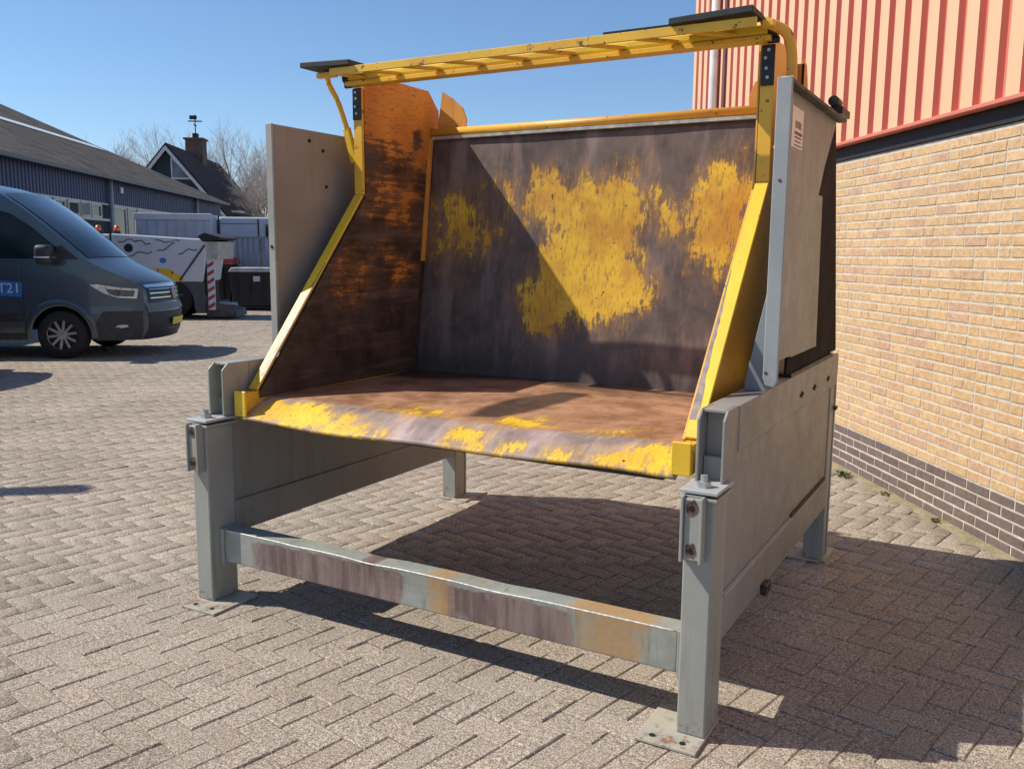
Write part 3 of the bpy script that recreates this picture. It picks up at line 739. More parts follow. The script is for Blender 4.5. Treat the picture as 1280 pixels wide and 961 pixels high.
MB().bar((.078, 1.02, 2.235), (.118, 1.035, 2.06), .036, .030, (0, 1, 0)).build('brace_socket', 'yellow', mach, bevel=.003)
MB().tube(smooth_path([(2.25, .90, 2.490), (2.295, .94, 2.474), (2.325, .97, 2.452), (2.340, .99, 2.40), (2.345, 1.0, 2.30), (2.342, 1.01, 2.10)]), .021, 12).build('brace_tube', 'yellow_orange', mach, True)
MB().bar((2.342, 1.01, 2.14), (2.30, 1.035, 2.02), .04, .034, (0, 1, 0)).build('brace_socket', 'yellow', mach, bevel=.003)

# ---- side shields
for sx in (-1, 1):
    if sx < 0:
        web = MB().box(-.004, .018, .555, 1.66, 1.10, 2.202).build('shield', 'shieldgrey', mach, bevel=.003)
        fl = MB().box(-.024, .019, .540, .5545, 1.10, 2.205).build('shield_flange', 'grey', None, bevel=.003)
        for c in ((.0185, .80, 2.15), (.0185, .90, 2.11), (.0185, .92, 1.93)):
            o = bolt(c, .009, .004, 0, 'hole', None, 'bolt_hole', 10); o.parent = web; o.location = (0, 0, 0)
        fl.parent = web; fl.location = (0, 0, 0)
        o = bolt((-.002, .5395, 1.62), .008, -.003, 1, 'hole', None, 'bolt_hole', 10); o.parent = web; o.location = (0, 0, 0)
    else:
        web = MB().prism([(.562, 1.20), (.562, 2.205), (1.655, 2.215), (1.415, 1.98), (1.11, 1.58), (1.03, 1.40), (1.05, 1.20)], 0, 2.402, 2.412).build('shield', 'shieldgrey', mach, bevel=.002)
        def sub2(o): o.parent = web; o.location = (0, 0, 0); return o
        fpts = [(2.399, 1.155), (2.410, 1.128), (2.440, 1.122), (2.452, 1.145), (2.452, 2.208), (2.399, 2.212)]
        sub2(MB().prism(fpts, 1, .546, .5615).build('shield_flange', grey_paint('pale_flange_paint', (.34, .36, .36), .25, .5), None, bevel=.003))
        sub2(MB().box(2.4125, 2.452, .562, 1.66, 2.195, 2.2085).build('top_lip', 'darkgrey', None, bevel=.002))
        sub2(MB().box(2.3995, 2.4525, .546, .562, 2.2085, 2.2125).build('bright_edge', 'bright_line', None))
        st = sub2(MB().box(2.4125, 2.4135, .745, .935, 2.0, 2.147).build('sticker', plain('sticker_white', (.78, .70, .62), .5, 0, .06, 30), None))
        M['stickerink'] = plain('sticker_ink', (.16, .05, .05), .6)
        for (y0, y1, z0, z1) in ((.80, .815, 2.072, 2.098), (.823, .838, 2.072, 2.098), (.846, .851, 2.072, 2.100), (.858, .876, 2.072, 2.100), (.884, .90, 2.072, 2.098), (.79, .92, 2.049, 2.060), (.80, .91, 2.036, 2.042), (.80, .90, 2.022, 2.027), (.79, .92, 2.008, 2.0125)):
            o = MB().box(2.4135, 2.4140, y0, y1, z0, z1).build('print_line', 'stickerink', None); o.parent = web; o.location = (0, 0, 0)
        for c in ((2.425, .5455, 1.86), (2.41, .5455, 1.175)):
            sub2(bolt(c, .006, -.0015, 1, 'rustb', None, 'bolt_hole', 10))
        # plates behind the shield
        MB().prism([(1.02, 1.185), (1.02, 1.42), (1.11, 1.58), (1.34, 1.86), (1.50, 1.86), (1.55, 1.185)], 0, 2.386, 2.394).build('inner_plate', 'shieldgrey', mach)
        MB().prism([(1.0, 1.115), (1.05, 1.60), (1.40, 2.10), (1.56, 2.228), (1.765, 2.228), (2.135, 1.115)], 0, 2.374, 2.3855).build('rear_gusset', 'matte', mach)
        MB().prism([(2.318, 1.097), (2.399, 1.097), (2.399, 1.50), (2.392, 1.50), (2.318, 1.13)], 1, .610, .622).build('front_gusset', grey_paint('blue_grey_paint', (.24, .27, .30), .25, .3), mach, bevel=.002)
        MB().box(2.20, 2.396, 1.05, 2.0, 1.0965, 1.112).build('deck_plate', 'darkgrey', mach)
        m = MB(); m.box(2.36, 2.44, 1.60, 1.80, 2.2295, 2.262); m.lathe([(.0001, -.05), (.024, -.05), (.024, .05), (.0001, .05)], (2.40, 1.64, 2.285), 1, 12)
        m.build('top_hinge', 'blackmetal', mach, bevel=.002)

MB().prism([(1.0, 1.115), (1.05, 1.60), (1.40, 2.10), (1.56, 2.20), (1.765, 2.228), (2.135, 1.115)], 0, .0185, .030).build('rear_gusset', 'matte', mach)
MB().box(.101, 2.299, 2.05, 2.14, .955, 1.09).build('rear_crossbeam', 'grey', mach, bevel=.005)

# ------------------------------------------------------------------ parked van
M['vanpaint'] = (lambda k: (k.b.inputs.__getitem__('Coat Weight').__setattr__('default_value', .6), k.b.inputs.__getitem__('Coat Roughness').__setattr__('default_value', .08), k.out(k.mix(k.noise(1.5, 3), (.050, .072, .098), (.062, .086, .115)), .35, .25))[2])(NT('van_blue_grey_paint'))
M['vanblack'] = plain('van_black_plastic', (.03, .031, .035), .55, 0, .2, 10)
def glass_mat():
    k = NT('tinted_glass'); k.b.inputs['Coat Weight'].default_value = .25; k.b.inputs['Coat Roughness'].default_value = .02
    return k.out(k.mix(k.noise(2.2, 3), (.012, .018, .026), (.030, .040, .052)), .06, 0.0, .5)
M['glass'] = glass_mat()
M['sideglass'] = plain('dark_side_glass', (.008, .014, .018), .12, 0, .5, 3, 0, .25)
M['tyre'] = plain('tyre_rubber', (.016, .016, .018), .8, 0, .2, 30)
M['alloy'] = plain('alloy_rim', (.46, .46, .47), .35, .7, .1, 20)
M['chrome'] = plain('chrome_trim', (.62, .63, .65), .15, .9, .05, 10)
M['lamp'] = plain('headlight_lens', (.55, .60, .66), .12, .3, .3, 16, 0, .8)
M['lampin'] = plain('headlight_inner', (.10, .10, .11), .2, .5, .5, 20)
M['plate'] = plain('number_plate_yellow', (.75, .52, .04), .5, 0, .05, 10)
M['blue'] = plain('badge_blue', (.02, .16, .50), .5, 0, .25, 8)
M['white'] = plain('white_vehicle_paint', (.60, .62, .66), .4, 0, .05, 2)
M['ink'] = plain('black_ink', (.015, .015, .02), .6)

VP = [(1.10, .27), (1.17, .42), (1.19, .55), (1.19, .72), (1.15, .80), (1.13, 1.00), (1.09, 1.09), (.98, 1.16), (.75, 1.27), (.52, 1.38), (.36, 1.475), (.10, 1.71), (-.20, 1.975), (-.50, 2.215), (-.74, 2.375), (-.95, 2.46), (-1.3, 2.53), (-1.9, 2.57), (-3.2, 2.58), (-4.7, 2.55), (-4.88, 2.47), (-4.95, 2.2), (-5.0, 1.2), (-5.0, .35), (-4.35, .30)]
def vw(x, z):
    # half width of the van body
    w_ = 1.0
    if z > 1.15: w_ -= .10*((z-1.15)/1.4)**1.3
    if z > 2.3: w_ -= .16*((z-2.3)/.28)**2
    if x > .3: w_ -= .20*((x-.3)/.9)**2.2
    if z < .5: w_ -= .04*((.5-z)/.25)
    w_ += .012*math.exp(-((z-.62)/.05)**2)
    if x < -4.6: w_ -= .08*((-4.6-x)/.4)**2
    return w_
def vbow(y, x, z):
    # bowing of nose and windscreen towards the centreline, in x
    return -.14*min(1, max(0, (x+1.0)/1.2))*(abs(y)**2)
def arch(cx, r=.43): return [(cx-r*math.cos(math.radians(a)), .36+r*math.sin(math.radians(a))*1.0) for a in range(-8, 189, 14)]
outline = VP+[(-4.2, .28)]+arch(-3.64)+[(-3.1, .27), (-.6, .27)]+arch(0.0)+[(.55, .27)]
def van_body():
    vs2, fs2 = poly_grid(outline, .09, True)
    m = MB()
    for sgn in (-1, 1):
        m.add([(x+vbow(1, x, z)*0, sgn*vw(x, z), z) for x, z in vs2], [f if sgn > 0 else f[::-1] for f in fs2])
    dens = []
    for i in range(len(VP)-1):
        a, b = VP[i], VP[i+1]; kx = 2
        for t in range(kx): dens.append((a[0]+(b[0]-a[0])*t/kx, a[1]+(b[1]-a[1])*t/kx))
    dens.append(VP[-1]); ny = 12; vs = []
    for x, z in dens:
        for j in range(ny+1):
            s = -1+2*j/ny; e = 1-abs(s)**2.2
            vs.append((x+.17*e*min(1, max(0, (x+.9)/1.0)), s*vw(x, z), z+.05*e*(1 if z > 2.3 else .3 if z > 1.05 else 0)))
    fs = [(i*(ny+1)+j, i*(ny+1)+j+1, (i+1)*(ny+1)+j+1, (i+1)*(ny+1)+j) for i in range(len(dens)-1) for j in range(ny)]
    m.add(vs, fs); return m
def side_patch(poly, off, sgn=-1, step=.08):
    v, f = poly_grid(poly, step); m = MB(); n0 = len(v)
    m.add([(x, sgn*(vw(x, z)+off), z) for x, z in v], f); return m
def front_x(z):
    for i in range(len(VP)-1):
        (x0, z0), (x1, z1) = VP[i], VP[i+1]
        if z0 <= z <= z1: return x0+(x1-x0)*(z-z0)/(z1-z0+1e-9)
    return 1.1
def front_patch(poly, off, step=.08):
    v, f = poly_grid(poly, step); m = MB()
    vs = []
    for y, z in v:
        x = front_x(z); s = min(1, abs(y)/vw(x, z)); e = 1-s**2.2
        vs.append((x+.17*e*min(1, max(0, (x+.9)/1.0))+off, y, z+.05*e*(.3 if z > 1.05 else 0)))
    m.add(vs, f); return m
def strip_patch(i0, i1, y0, y1, off):
    m = MB(); vs = []; ny = 10; rows = []
    pts = VP[i0:i1+1]
    for x, z in pts:
        for j in range(ny+1):
            s = y0+(y1-y0)*j/ny; e = 1-abs(s)**2.2
            vs.append((x+.17*e*min(1, max(0, (x+.9)/1.0))+off*.66, s*vw(x, z), z+.05*e*(1 if z > 2.3 else .3 if z > 1.05 else 0)+off*.75))
    n_ = ny+1; m.add(vs, [(i*n_+j, i*n_+j+1, (i+1)*n_+j+1, (i+1)*n_+j) for i in range(len(pts)-1) for j in range(ny)]); return m
def text_mesh(txt, size, mat, parent, loc, rot, name='lettering', ext=.002):
    cu = bpy.data.curves.new(name, 'FONT'); cu.body = txt; cu.size = size; cu.extrude = ext; cu.align_x = 'CENTER'; cu.align_y = 'CENTER'
    o = bpy.data.objects.new(name, cu); COL.objects.link(o)
    me = bpy.data.meshes.new_from_object(o.evaluated_get(bpy.context.evaluated_depsgraph_get()))
    bpy.data.objects.remove(o); o = bpy.data.objects.new(name, me); COL.objects.link(o); me.materials.clear(); me.materials.append(M[mat])
    o.parent = parent; o.location = loc; o.rotation_euler = rot; return o
def wheel(parent, x, y, r, sgn, rimmat='alloy', spokes=10):
    t = MB().lathe([(r*.60, -.11), (r*.93, -.115), (r, -.085), (r, .085), (r*.93, .115), (r*.60, .11)], (x, y, r), 1, 36).build('tyre', 'tyre', None, True)
    wh = t; t.name = 'wheel'; wh.parent = parent
    yo = y+sgn*.075
    m = MB()
    m.lathe([(r*.60, 0), (r*.655, sgn*.028), (r*.66, 0)], (x, yo, r), 1, 36)
    for i in range(spokes):
        a = 2*math.pi*i/spokes+.15; c, s_ = math.cos(a), math.sin(a)
        m.bar((x+c*r*.14, yo+sgn*.004, r+s_*r*.14), (x+c*r*.63, yo+sgn*.012, r+s_*r*.63), r*.105, .02, (0, 1, 0))
    m.lathe([(.0001, sgn*.016), (r*.17, sgn*.012), (r*.19, 0)], (x, yo, r), 1, 16)
    o = m.build('rim', rimmat, None); o.parent = wh
    o = MB().lathe([(.0001, 0), (r*.61, 0)], (x, y+sgn*.02, r), 1, 24).build('brake_disc', 'vanblack', None); o.parent = wh
    return wh
def make_van(name, label, s, p, group):
    root = thing(name, label, 'van', Bp(s, p), VROT, group)
    body = van_body().build('body', 'vanpaint', root, True)
    bm = bmesh.new(); bm.from_mesh(body.data); bmesh.ops.recalc_face_normals(bm, faces=bm.faces); bm.to_mesh(body.data); bm.free()
    strip_patch(10, 14, -.90, .90, .008).build('windscreen', 'glass', root, True)
    for sg in (-1, 1):
        side_patch([(-1.60, 1.46), (-.30, 1.46), (.02, 1.52), (.05, 1.58), (-.32, 1.90), (-.62, 2.10), (-.85, 2.17), (-1.60, 2.17)], .006, sg).build('door_window', 'sideglass', root, True)
        side_patch([(-.30, 1.455), (.30, 1.455), (.06, 1.66), (-.10, 1.50)], .007, sg).build('corner_pane', 'vanblack', root)
        # headlight wraps round the corner
        hl = side_patch([(.44, 1.09), (.52, 1.10), (.86, 1.045), (1.085, 1.03), (1.06, .885), (.80, .90), (.62, .97)], .014, sg, .06).build('headlight', 'lamp', root, True)
        o = side_patch([(.66, 1.03), (.88, 1.015), (1.04, 1.0), (1.02, .915), (.80, .925), (.70, .96)], .022, sg, .06).build('lamp_unit', 'lampin', None); o.parent = hl
        side_patch([(.47, .27), (1.08, .27), (1.12, .42), (1.13, .70), (.60, .70), (.50, .52)], .010, sg, .07).build('bumper_corner', 'vanblack', root, True)
        o = side_patch([(.76, .47), (.80, .50), (.92, .50), (.94, .475), (.86, .455)], .022, sg).build('fog_lamp', 'lamp', root)
        m = MB(); rr = .45
        prof = []
        for k in range(-6, 187, 8):
            a = math.radians(k); prof.append((a))
        vs = []; 
        for a in prof:
            for r_, dy in ((.415, .006), (.43, .022), (.50, .018), (.52, .0)):
                x_, z_ = -r_*math.cos(a), .36+r_*math.sin(a); vs.append((x_, sg*(vw(x_, z_)+dy), z_))
        nn = 4; m.add(vs, [(i*nn+j, i*nn+j+1, (i+1)*nn+j+1, (i+1)*nn+j) for i in range(len(prof)-1) for j in range(3)])
        m.build('wheel_arch', 'vanpaint', root, True)
        side_patch([(-3.1, .56), (-.50, .56), (-.50, .66), (-3.1, .66)], .016, sg, .2).build('rub_strip', 'vanblack', root)
        side_patch([(-3.1, .285), (-.50, .285), (-.48, .38), (-3.1, .38)], .010, sg, .2).build('sill', 'vanblack', root)
        for xx in (-.50, -1.66):
            side_patch([(xx-.004, .45), (xx+.004, .45), (xx+.004, 1.42), (xx-.004, 1.42)], .002, sg, .2).build('door_gap', 'ink', root)
        side_patch([(-1.58, 1.16), (-1.40, 1.16), (-1.40, 1.20), (-1.58, 1.20)], .03, sg).build('door_handle', 'vanblack', root)
        # mirror
        m = MB(); y0 = sg*1.06
        m.box(-.20, .02, min(y0, y0+sg*.24), max(y0, y0+sg*.24), 1.38, 1.66)
        mi = m.build('mirror', 'vanblack', root, True, .06, 3)
        o = MB().box(-.19, .025, min(y0-sg*.004, y0+sg*.245), max(y0-sg*.004, y0+sg*.245), 1.475, 1.495).build('mirror_trim', 'chrome', None); o.parent = mi
        o = MB().bar((0.0, sg*.97, 1.50), (-.04, sg*1.08, 1.47), .07, .10).build('mirror_arm', 'vanblack', None); o.parent = mi
        for xw in (0.0, -3.64): wheel(root, xw, sg*.88, .355, sg)
    # bonnet edge, grille, bumper, emblem, plate
    front_patch([(-.76, 1.045), (.76, 1.045), (.80, 1.085), (-.80, 1.085)], .012).build('bonnet_edge', 'chrome', root)
    gr = front_patch([(-.74, .82), (.74, .82), (.76, 1.04), (-.76, 1.04)], .008).build('grille', 'vanblack', root)
    for zz in (.88, .95, 1.01):
        o = front_patch([(-.72, zz), (.72, zz), (.72, zz+.014), (-.72, zz+.014)], .022, .1).build('grille_bar', 'chrome', None); o.parent = gr
    front_patch([(-.84, .70), (.84, .70), (.84, .80), (-.84, .80)], .02).build('bumper', plain('bumper_grey', (.13, .14, .155), .5), root, True)
    front_patch([(-.78, .40), (.78, .40), (.82, .68), (-.82, .68)], .006).build('lower_grille', 'ink', root)
    front_patch([(-.80, .27), (.80, .27), (.82, .38), (-.82, .38)], .012).build('bumper_lip', 'vanblack', root, True)
    front_patch([(-.26, .46), (.26, .46), (.26, .57), (-.26, .57)], .045, .2).build('number_plate', 'plate', root)
    xe = front_x(.95)+.17+.03
    em = MB().lathe([(.080, 0), (.080, .015), (.095, .015), (.095, 0)], (xe, 0, .945), 0, 24).build('emblem', 'chrome', root)
    for pts in (((-.055, .995), (-.015, .948)), ((-.015, .948), (.0, .985)), ((0, .985), (.015, .948)), ((.015, .948), (.055, .995)), ((-.07, .96), (-.035, .885)), ((-.035, .885), (0, .94)), ((0, .94), (.035, .885)), ((.035, .885), (.07, .96))):
        o = MB().bar((xe+.008, pts[0][0], pts[0][1]), (xe+.008, pts[1][0], pts[1][1]), .013, .012, (1, 0, 0)).build('emblem_stroke', 'chrome', None); o.parent = em
    # roof aerial, wiper
    m = MB().bar((-.98, -.55, 2.50), (-1.10, -.55, 2.60), .05, .03); m.build('roof_aerial', 'vanblack', root)
    m = MB().tube([(.42, -.6, 1.455), (.25, .1, 1.68)], .012, 6); m.build('wiper', 'vanblack', root)
    bd = side_patch([(-.88, .93), (-.52, .91), (-.50, 1.12), (-.86, 1.15)], .004, -1).build('door_badge', 'blue', root)
    text_mesh('T21', .20, 'white', bd, (-.69, -(vw(-.6, 1.03)+.010), 1.03), (math.radians(90), 0, 0))
    return root
make_van('parked_van', 'dark blue grey delivery van with chrome grille and blue door badge', 14.46, 5.55, 'vans parked side by side')
make_van('parked_van', 'dark delivery van standing beside the van with the blue badge', 11.24, 7.15, 'vans parked side by side')

# ------------------------------------------------------------------ street sweeper
def yd(x): return x-0.0
M['swgrey'] = plain('sweeper_skirt_grey', (.075, .08, .09), .5, 0, .15, 4)
M['amber'] = plain('beacon_amber', (.75, .16, .05), .3)
M['yprint'] = plain('yellow_print', (.80, .50, .02), .5); M['bprint'] = plain('blue_print', (.05, .22, .62), .5); M['navy'] = plain('navy_print', (.01, .015, .10), .5)
M['red'] = plain('red_paint', (.34, .05, .045), .5); M['sblack'] = plain('container_black', (.018, .019, .022), .6, 0, .3, 8)
sw = thing('street_sweeper', 'white street sweeper truck with cartoon drawings and amber beacons behind the van', 'sweeper truck', Bp(21.3, 5.55), VROT)
# local: x to the right, y away, z up
MB().prism([(-2.0, .87), (.02, .87), (.12, 1.42), (.10, 1.80), (-.02, 1.86), (-2.0, 1.965)], 1, 0.0, 1.7).build('hopper', 'white', sw, bevel=.03, seg=2)
MB().prism([(-3.9, .60), (-2.03, .60), (-2.03, 1.955), (-3.3, 1.955), (-3.75, 1.30), (-3.9, 1.20)], 1, 0.02, 1.68).build('cab', 'white', sw, bevel=.04, seg=2)
MB().box(-2.028, -2.002, .012, 1.69, .65, 1.97).build('body_joint', 'ink', sw)
MB().prism([(-2.90, 1.28), (-2.12, 1.28), (-2.12, 1.66), (-2.90, 1.66)], 1, .005, .021).build('cab_window', 'glass', sw)
MB().prism(arch(-.77, .58)[::-1]+[(-1.45, .18), (-1.9, .2), (-1.9, .865), (.05, .865), (.05, .14), (-.15, .14)], 1, .01, .12).build('skirt', 'swgrey', sw)
MB().box(-3.7, .0, .13, 1.6, .35, .86).build('chassis', 'sblack', sw)
wheel(sw, -.77, .16, .53, -1, 'swgrey', 6); wheel(sw, -.77, 1.5, .53, 1, 'swgrey', 6); wheel(sw, -2.9, .2, .45, -1, 'swgrey', 6); wheel(sw, -2.9, 1.5, .45, 1, 'swgrey', 6)
MB().prism([(.06, 1.80), (.44, 1.86), (.47, 1.90), (.10, 2.0), (-.05, 1.92)], 1, -.04, 1.72).build('rear_lid', 'sblack', sw)
MB().prism([(.10, 1.40), (.36, 1.40), (.40, 1.80), (.10, 1.80)], 1, .03, 1.65).build('rear_door', plain('rear_cream', (.42, .40, .37), .5, 0, .2, 5), sw)
ch = MB().box(.12, .28, .03, .08, .22, 1.38).build('chevron_board', 'white', sw)
for i in range(6):
    z0 = .24+i*.19
    o = MB().prism([(.125, z0), (.275, z0+.09), (.275, z0+.17), (.125, z0+.08)], 1, .024, .0295).build('red_stripe', 'red', None); o.parent = ch
MB().box(.04, .115, .05, .6, .55, 1.36).build('rear_pillar', 'sblack', sw)
MB().bar((.10, -.012, 1.72), (-.50, -.012, .90), .035, .02, (0, 1, 0)).build('gas_strut', 'sblack', sw)
for xx in (-2.36, -1.94):
    b_ = MB().lathe([(.0001, .13), (.05, .12), (.07, .05), (.07, 0)], (xx, .25, 2.03), 2, 14).build('beacon', 'amber', sw, True)
    o = MB().lathe([(.0001, 1e-3), (.075, 0), (.075, -.075), (.0001, -.075)], (xx, .25, 2.029), 2, 14).build('beacon_base', 'sblack', None); o.parent = b_
nz = MB().prism([(.05, .05), (.75, .05), (.72, .22), (.45, .26), (.30, .40), (.05, .40)], 1, .1, 1.2).build('suction_nozzle', plain('nozzle_grey', (.11, .09, .08), .7, 0, .3, 8), sw)
o = MB().tube([(.30, .3, .36), (.72, .3, .34)], .05, 10).build('nozzle_pipe', 'alloy', None); o.parent = nz
# printed drawings on the hopper side
def flat(poly, mat, name, y=-.004): return MB().prism(poly, 1, y, y+.003).build(name, mat, sw)
def disc(cx, cz, r, rz=None, n=16): rz = rz or r; return [(cx+r*math.cos(6.2832*i/n), cz+rz*math.sin(6.2832*i/n)) for i in range(n)]
flat(disc(-1.62, 1.64, .10), 'ink', 'printed_dot'); flat([(-1.90, 1.10), (-1.62, 1.10), (-1.64, 1.45), (-1.72, 1.56), (-1.86, 1.50)], 'bprint', 'printed_shape', -.006)
flat([(-1.30, 1.10), (-1.18, 1.00), (-.50, .885), (-.40, .90), (-.48, 1.02), (-.62, 1.08), (-.70, 1.16), (-1.15, 1.18)], 'yprint', 'printed_shape', -.007)
flat([(-1.07, .885), (-.91, .885), (-.90, 1.0), (-.97, 1.10), (-.985, 1.20), (-1.0, 1.10), (-1.08, 1.0)], 'navy', 'printed_shape', -.0105)
flat(disc(-.86, 1.36, .08, .065), 'bprint', 'printed_dot', -.0075); flat(disc(-.66, 1.08, .03), 'red', 'printed_dot', -.011)
def scrib(pts, r=.011):
    P = smooth_path([(x, -.006, z) for x, z in pts], 6); m = MB().tube(P, r, 5); m.build('printed_scribble', 'ink', sw)
for ox, oz, L_, tl in ((-1.85, 1.80, .42, .02), (-1.46, 1.80, .34, -.06), (-1.02, 1.80, .55, .0), (-1.60, 1.48, .50, .08), (-.98, 1.55, .40, .20), (-.50, 1.52, .42, .12)):
    nn = 7; scrib([(ox+L_*i/nn, oz+tl*i/nn+.03*math.sin(i*1.1+ox*5)+random.uniform(-.012, .012)) for i in range(nn+1)], .010)

# ------------------------------------------------------------------ white trucks, railing, containers
tk = thing('tipper_truck', 'white ribbed tipper truck body parked along the blue hall', 'truck', Bp(26.0, 5.55), VROT)
M['white2'] = plain('truck_side_white', (.47, .50, .57), .5, 0, .08, 1.5)
MB().box(-3.0, -.90, 0.0, 2.2, .95, 2.60).build('tipper_body', 'white2', tk, bevel=.03)
for i in range(7): MB().box(-2.62+.26*i, -2.58+.26*i, -.035, -.001, 1.0, 2.42).build('body_rib', 'white2', tk)
MB().box(-3.02, -.88, -.05, -.001, 2.44, 2.62).build('top_rail', 'white', tk, bevel=.01)
MB().box(-2.9, 1.8, .3, 1.9, .5, .94).build('chassis', 'sblack', tk)
for xx in (-2.3, 1.0):
    wheel(tk, xx, .2, .45, -1, 'swgrey', 6); wheel(tk, xx, 2.0, .45, 1, 'swgrey', 6)
vb2 = thing('box_van', 'white box van with dark door seams behind the slatted cage', 'van', Bp(26.6, 5.55), VROT)
MB().box(-.84, 2.4, 0, 1.95, .45, 2.56).build('body', 'white2', vb2, bevel=.06, seg=3)
MB().box(-.86, -.82, -.012, .001, .6, 2.6).build('door_seam', 'ink', vb2); MB().box(.26, .30, -.012, .001, .6, 2.5).build('door_seam', 'ink', vb2)
MB().box(-.80, .25, -.010, -.001, 2.36, 2.375).build('body_line', 'ink', vb2)
MB().prism([(.48, 2.0), (1.4, 2.0), (1.4, 2.36), (.48, 2.36)], 1, -.010, -.001).build('cab_window', 'glass', vb2)
wheel(vb2, .3, .15, .36, -1, 'swgrey', 6); wheel(vb2, .3, 1.8, .36, 1, 'swgrey', 6); wheel(vb2, 1.9, .15, .36, -1, 'swgrey', 6); wheel(vb2, 1.9, 1.8, .36, 1, 'swgrey', 6)
cg = thing('slatted_cage', 'grey slatted cage standing between the white van and the black bin', 'cage', Bp(25.5, 5.55), VROT)
M['galv'] = plain('galvanised_slat', (.20, .20, .22), .5, .4, .2, 6)
for i in range(15): MB().box(-.56+.145*i, -.50+.145*i, 0, .03, .9, 1.92).build('slat', 'galv', cg)
MB().box(-.60, 1.7, -.02, .05, 1.921, 1.985).build('top_rail', 'galv', cg); MB().box(-.60, 1.7, -.01, .045, .80, .899).build('bottom_rail', 'galv', cg)
for xx in (-.6, .5, 1.65): MB().box(xx, xx+.06, .051, .11, 0, 1.92).build('post', 'galv', cg)
def bin_(name, label, s, p, x0, x1, h, lidmat, lidz):
    r = thing(name, label, 'waste bin', Bp(s, p), VROT, 'waste bins behind the sweeper')
    MB().prism([(x0+.06, .12), (x1-.06, .12), (x1, h), (x0, h)], 1, 0, .95).build('bin_body', 'sblack', r, bevel=.02, seg=2)
    for xx in np.linspace(x0+.2, x1-.2, 4): MB().box(xx-.02, xx+.02, -.03, -.001, .2, h-.1).build('bin_rib', 'sblack', r)
    MB().prism([(x0-.03, h+.002), (x1+.03, h+.002), (x1, lidz), (x0+.05, lidz)], 1, -.04, 1.0).build('lid', lidmat, r, bevel=.02, seg=2)
    for xx in (x0+.2, x1-.2):
        for yy in (.15, .8): MB().lathe([(.0001, -.02), (.06, -.02), (.06, .02), (.0001, .02)], (xx, yy, .06), 1, 12).build('castor', 'tyre', r)
    return r
b1 = bin_('waste_bin', 'black wheeled bin with a red lid behind the sweeper', 25.0, 5.55, -.60, -.16, 1.22, 'red', 1.42)
b2 = bin_('waste_bin', 'black wheeled bin with a pale lid and white notice', 24.6, 5.55, -.13, 1.25, 1.03, plain('pale_lid', (.42, .45, .43), .5, 0, .3, 5), 1.15)
MB().box(.50, .68, -.034, -.031, .78, .92).build('notice', 'white', b2)

# ------------------------------------------------------------------ blue hall
def hall_pt(s, p): return (s-40, p-11)
hall = thing('blue_hall', 'long blue ribbed metal hall with grey roof and a row of windows', 'building', Bp(40, 11), BROT)
M['blueclad'] = plain('navy_cladding', (.018, .031, .115), .5, 0, .1, .6)
M['bluewall'] = plain('navy_lower_wall', (.014, .020, .05), .6, 0, .15, 1)
def roof_mat():
    k = NT('fibre_cement_roof'); a = k.noise(1.2, 6, .6); b = k.noise(1.0, 5, .6, k.mapv((.5, 6, 6)))
    col = k.mix(k.ramp(a, .3, .7), (.085, .078, .072), (.15, .138, .125)); col = k.mix(k.ramp(b, .55, .75), col, (.19, .175, .15))
    return k.out(col, .95, 0, .15)
M['roof'] = roof_mat(); M['cream'] = plain('cream_frame', (.66, .61, .54), .6, 0, .1, 3); M['gutter'] = plain('gutter_grey', (.12, .12, .125), .5)
M['palepipe'] = plain('pale_pipe', (.42, .42, .43), .5)
M['skyl'] = plain('translucent_strip', (.75, .76, .76), .4); M['hglass'] = plain('hall_glass', (.035, .04, .042), .1, 0, .6, .7, 0, .7)
def corr(name, s0, s1, z0, z1, y, per, dep, mat):
    m = MB(); n_ = int((s1-s0)/per); vs = []; 
    for i in range(n_+1):
        x = s0+i*per-40
        for dx, dd in ((0, 0), (per*.55, 0), (per*.68, dep), (per*.87, dep)):
            vs.append((x+dx, y-11+dd))
    k = len(vs); m.add([(a, b, z0) for a, b in vs]+[(a, b, z1) for a, b in vs], [(i, i+1, k+i+1, k+i) for i in range(k-1)]); return m.build(name, mat, hall)
corr('cladding', 10, 46.2, 3.10, 4.02, 11.0, .21, .035, 'blueclad')
MB().box(10-40, 46.2-40, .06, 20, 0, 4.0).build('wall', 'bluewall', hall)
corr('lower_cladding', 10, 31.1, 0.0, 2.52, 11.01, .21, .035, 'bluewall')
MB().box(10-40, 31-40, -.03, .055, 2.52, 2.60).build('sill', 'cream', hall)
MB().box(10-40, 46.2-40, -.02, .055, 3.05, 3.099).build('lintel', 'cream', hall)
for i, (a, b) in enumerate(((21.2, 22.4), (22.6, 23.6), (23.7, 24.6), (24.72, 25.7), (25.85, 26.5), (26.7, 27.5), (27.65, 28.5), (28.62, 29.35), (29.45, 30.3))):
    f = MB(); x0, x1 = a-40, b-40; t = .07
    f.box(x0, x1, -.04, .03, 2.60, 2.60+t); f.box(x0, x1, -.04, .03, 3.05-t, 3.05); f.box(x0, x0+t, -.04, .03, 2.60+t, 3.05-t); f.box(x1-t, x1, -.04, .03, 2.60+t, 3.05-t)
    fo = f.build('window', 'cream', hall)
    o = MB().box(x0+t, x1-t, .0, .01, 2.60+t, 3.05-t).build('pane', 'hglass', None); o.parent = fo
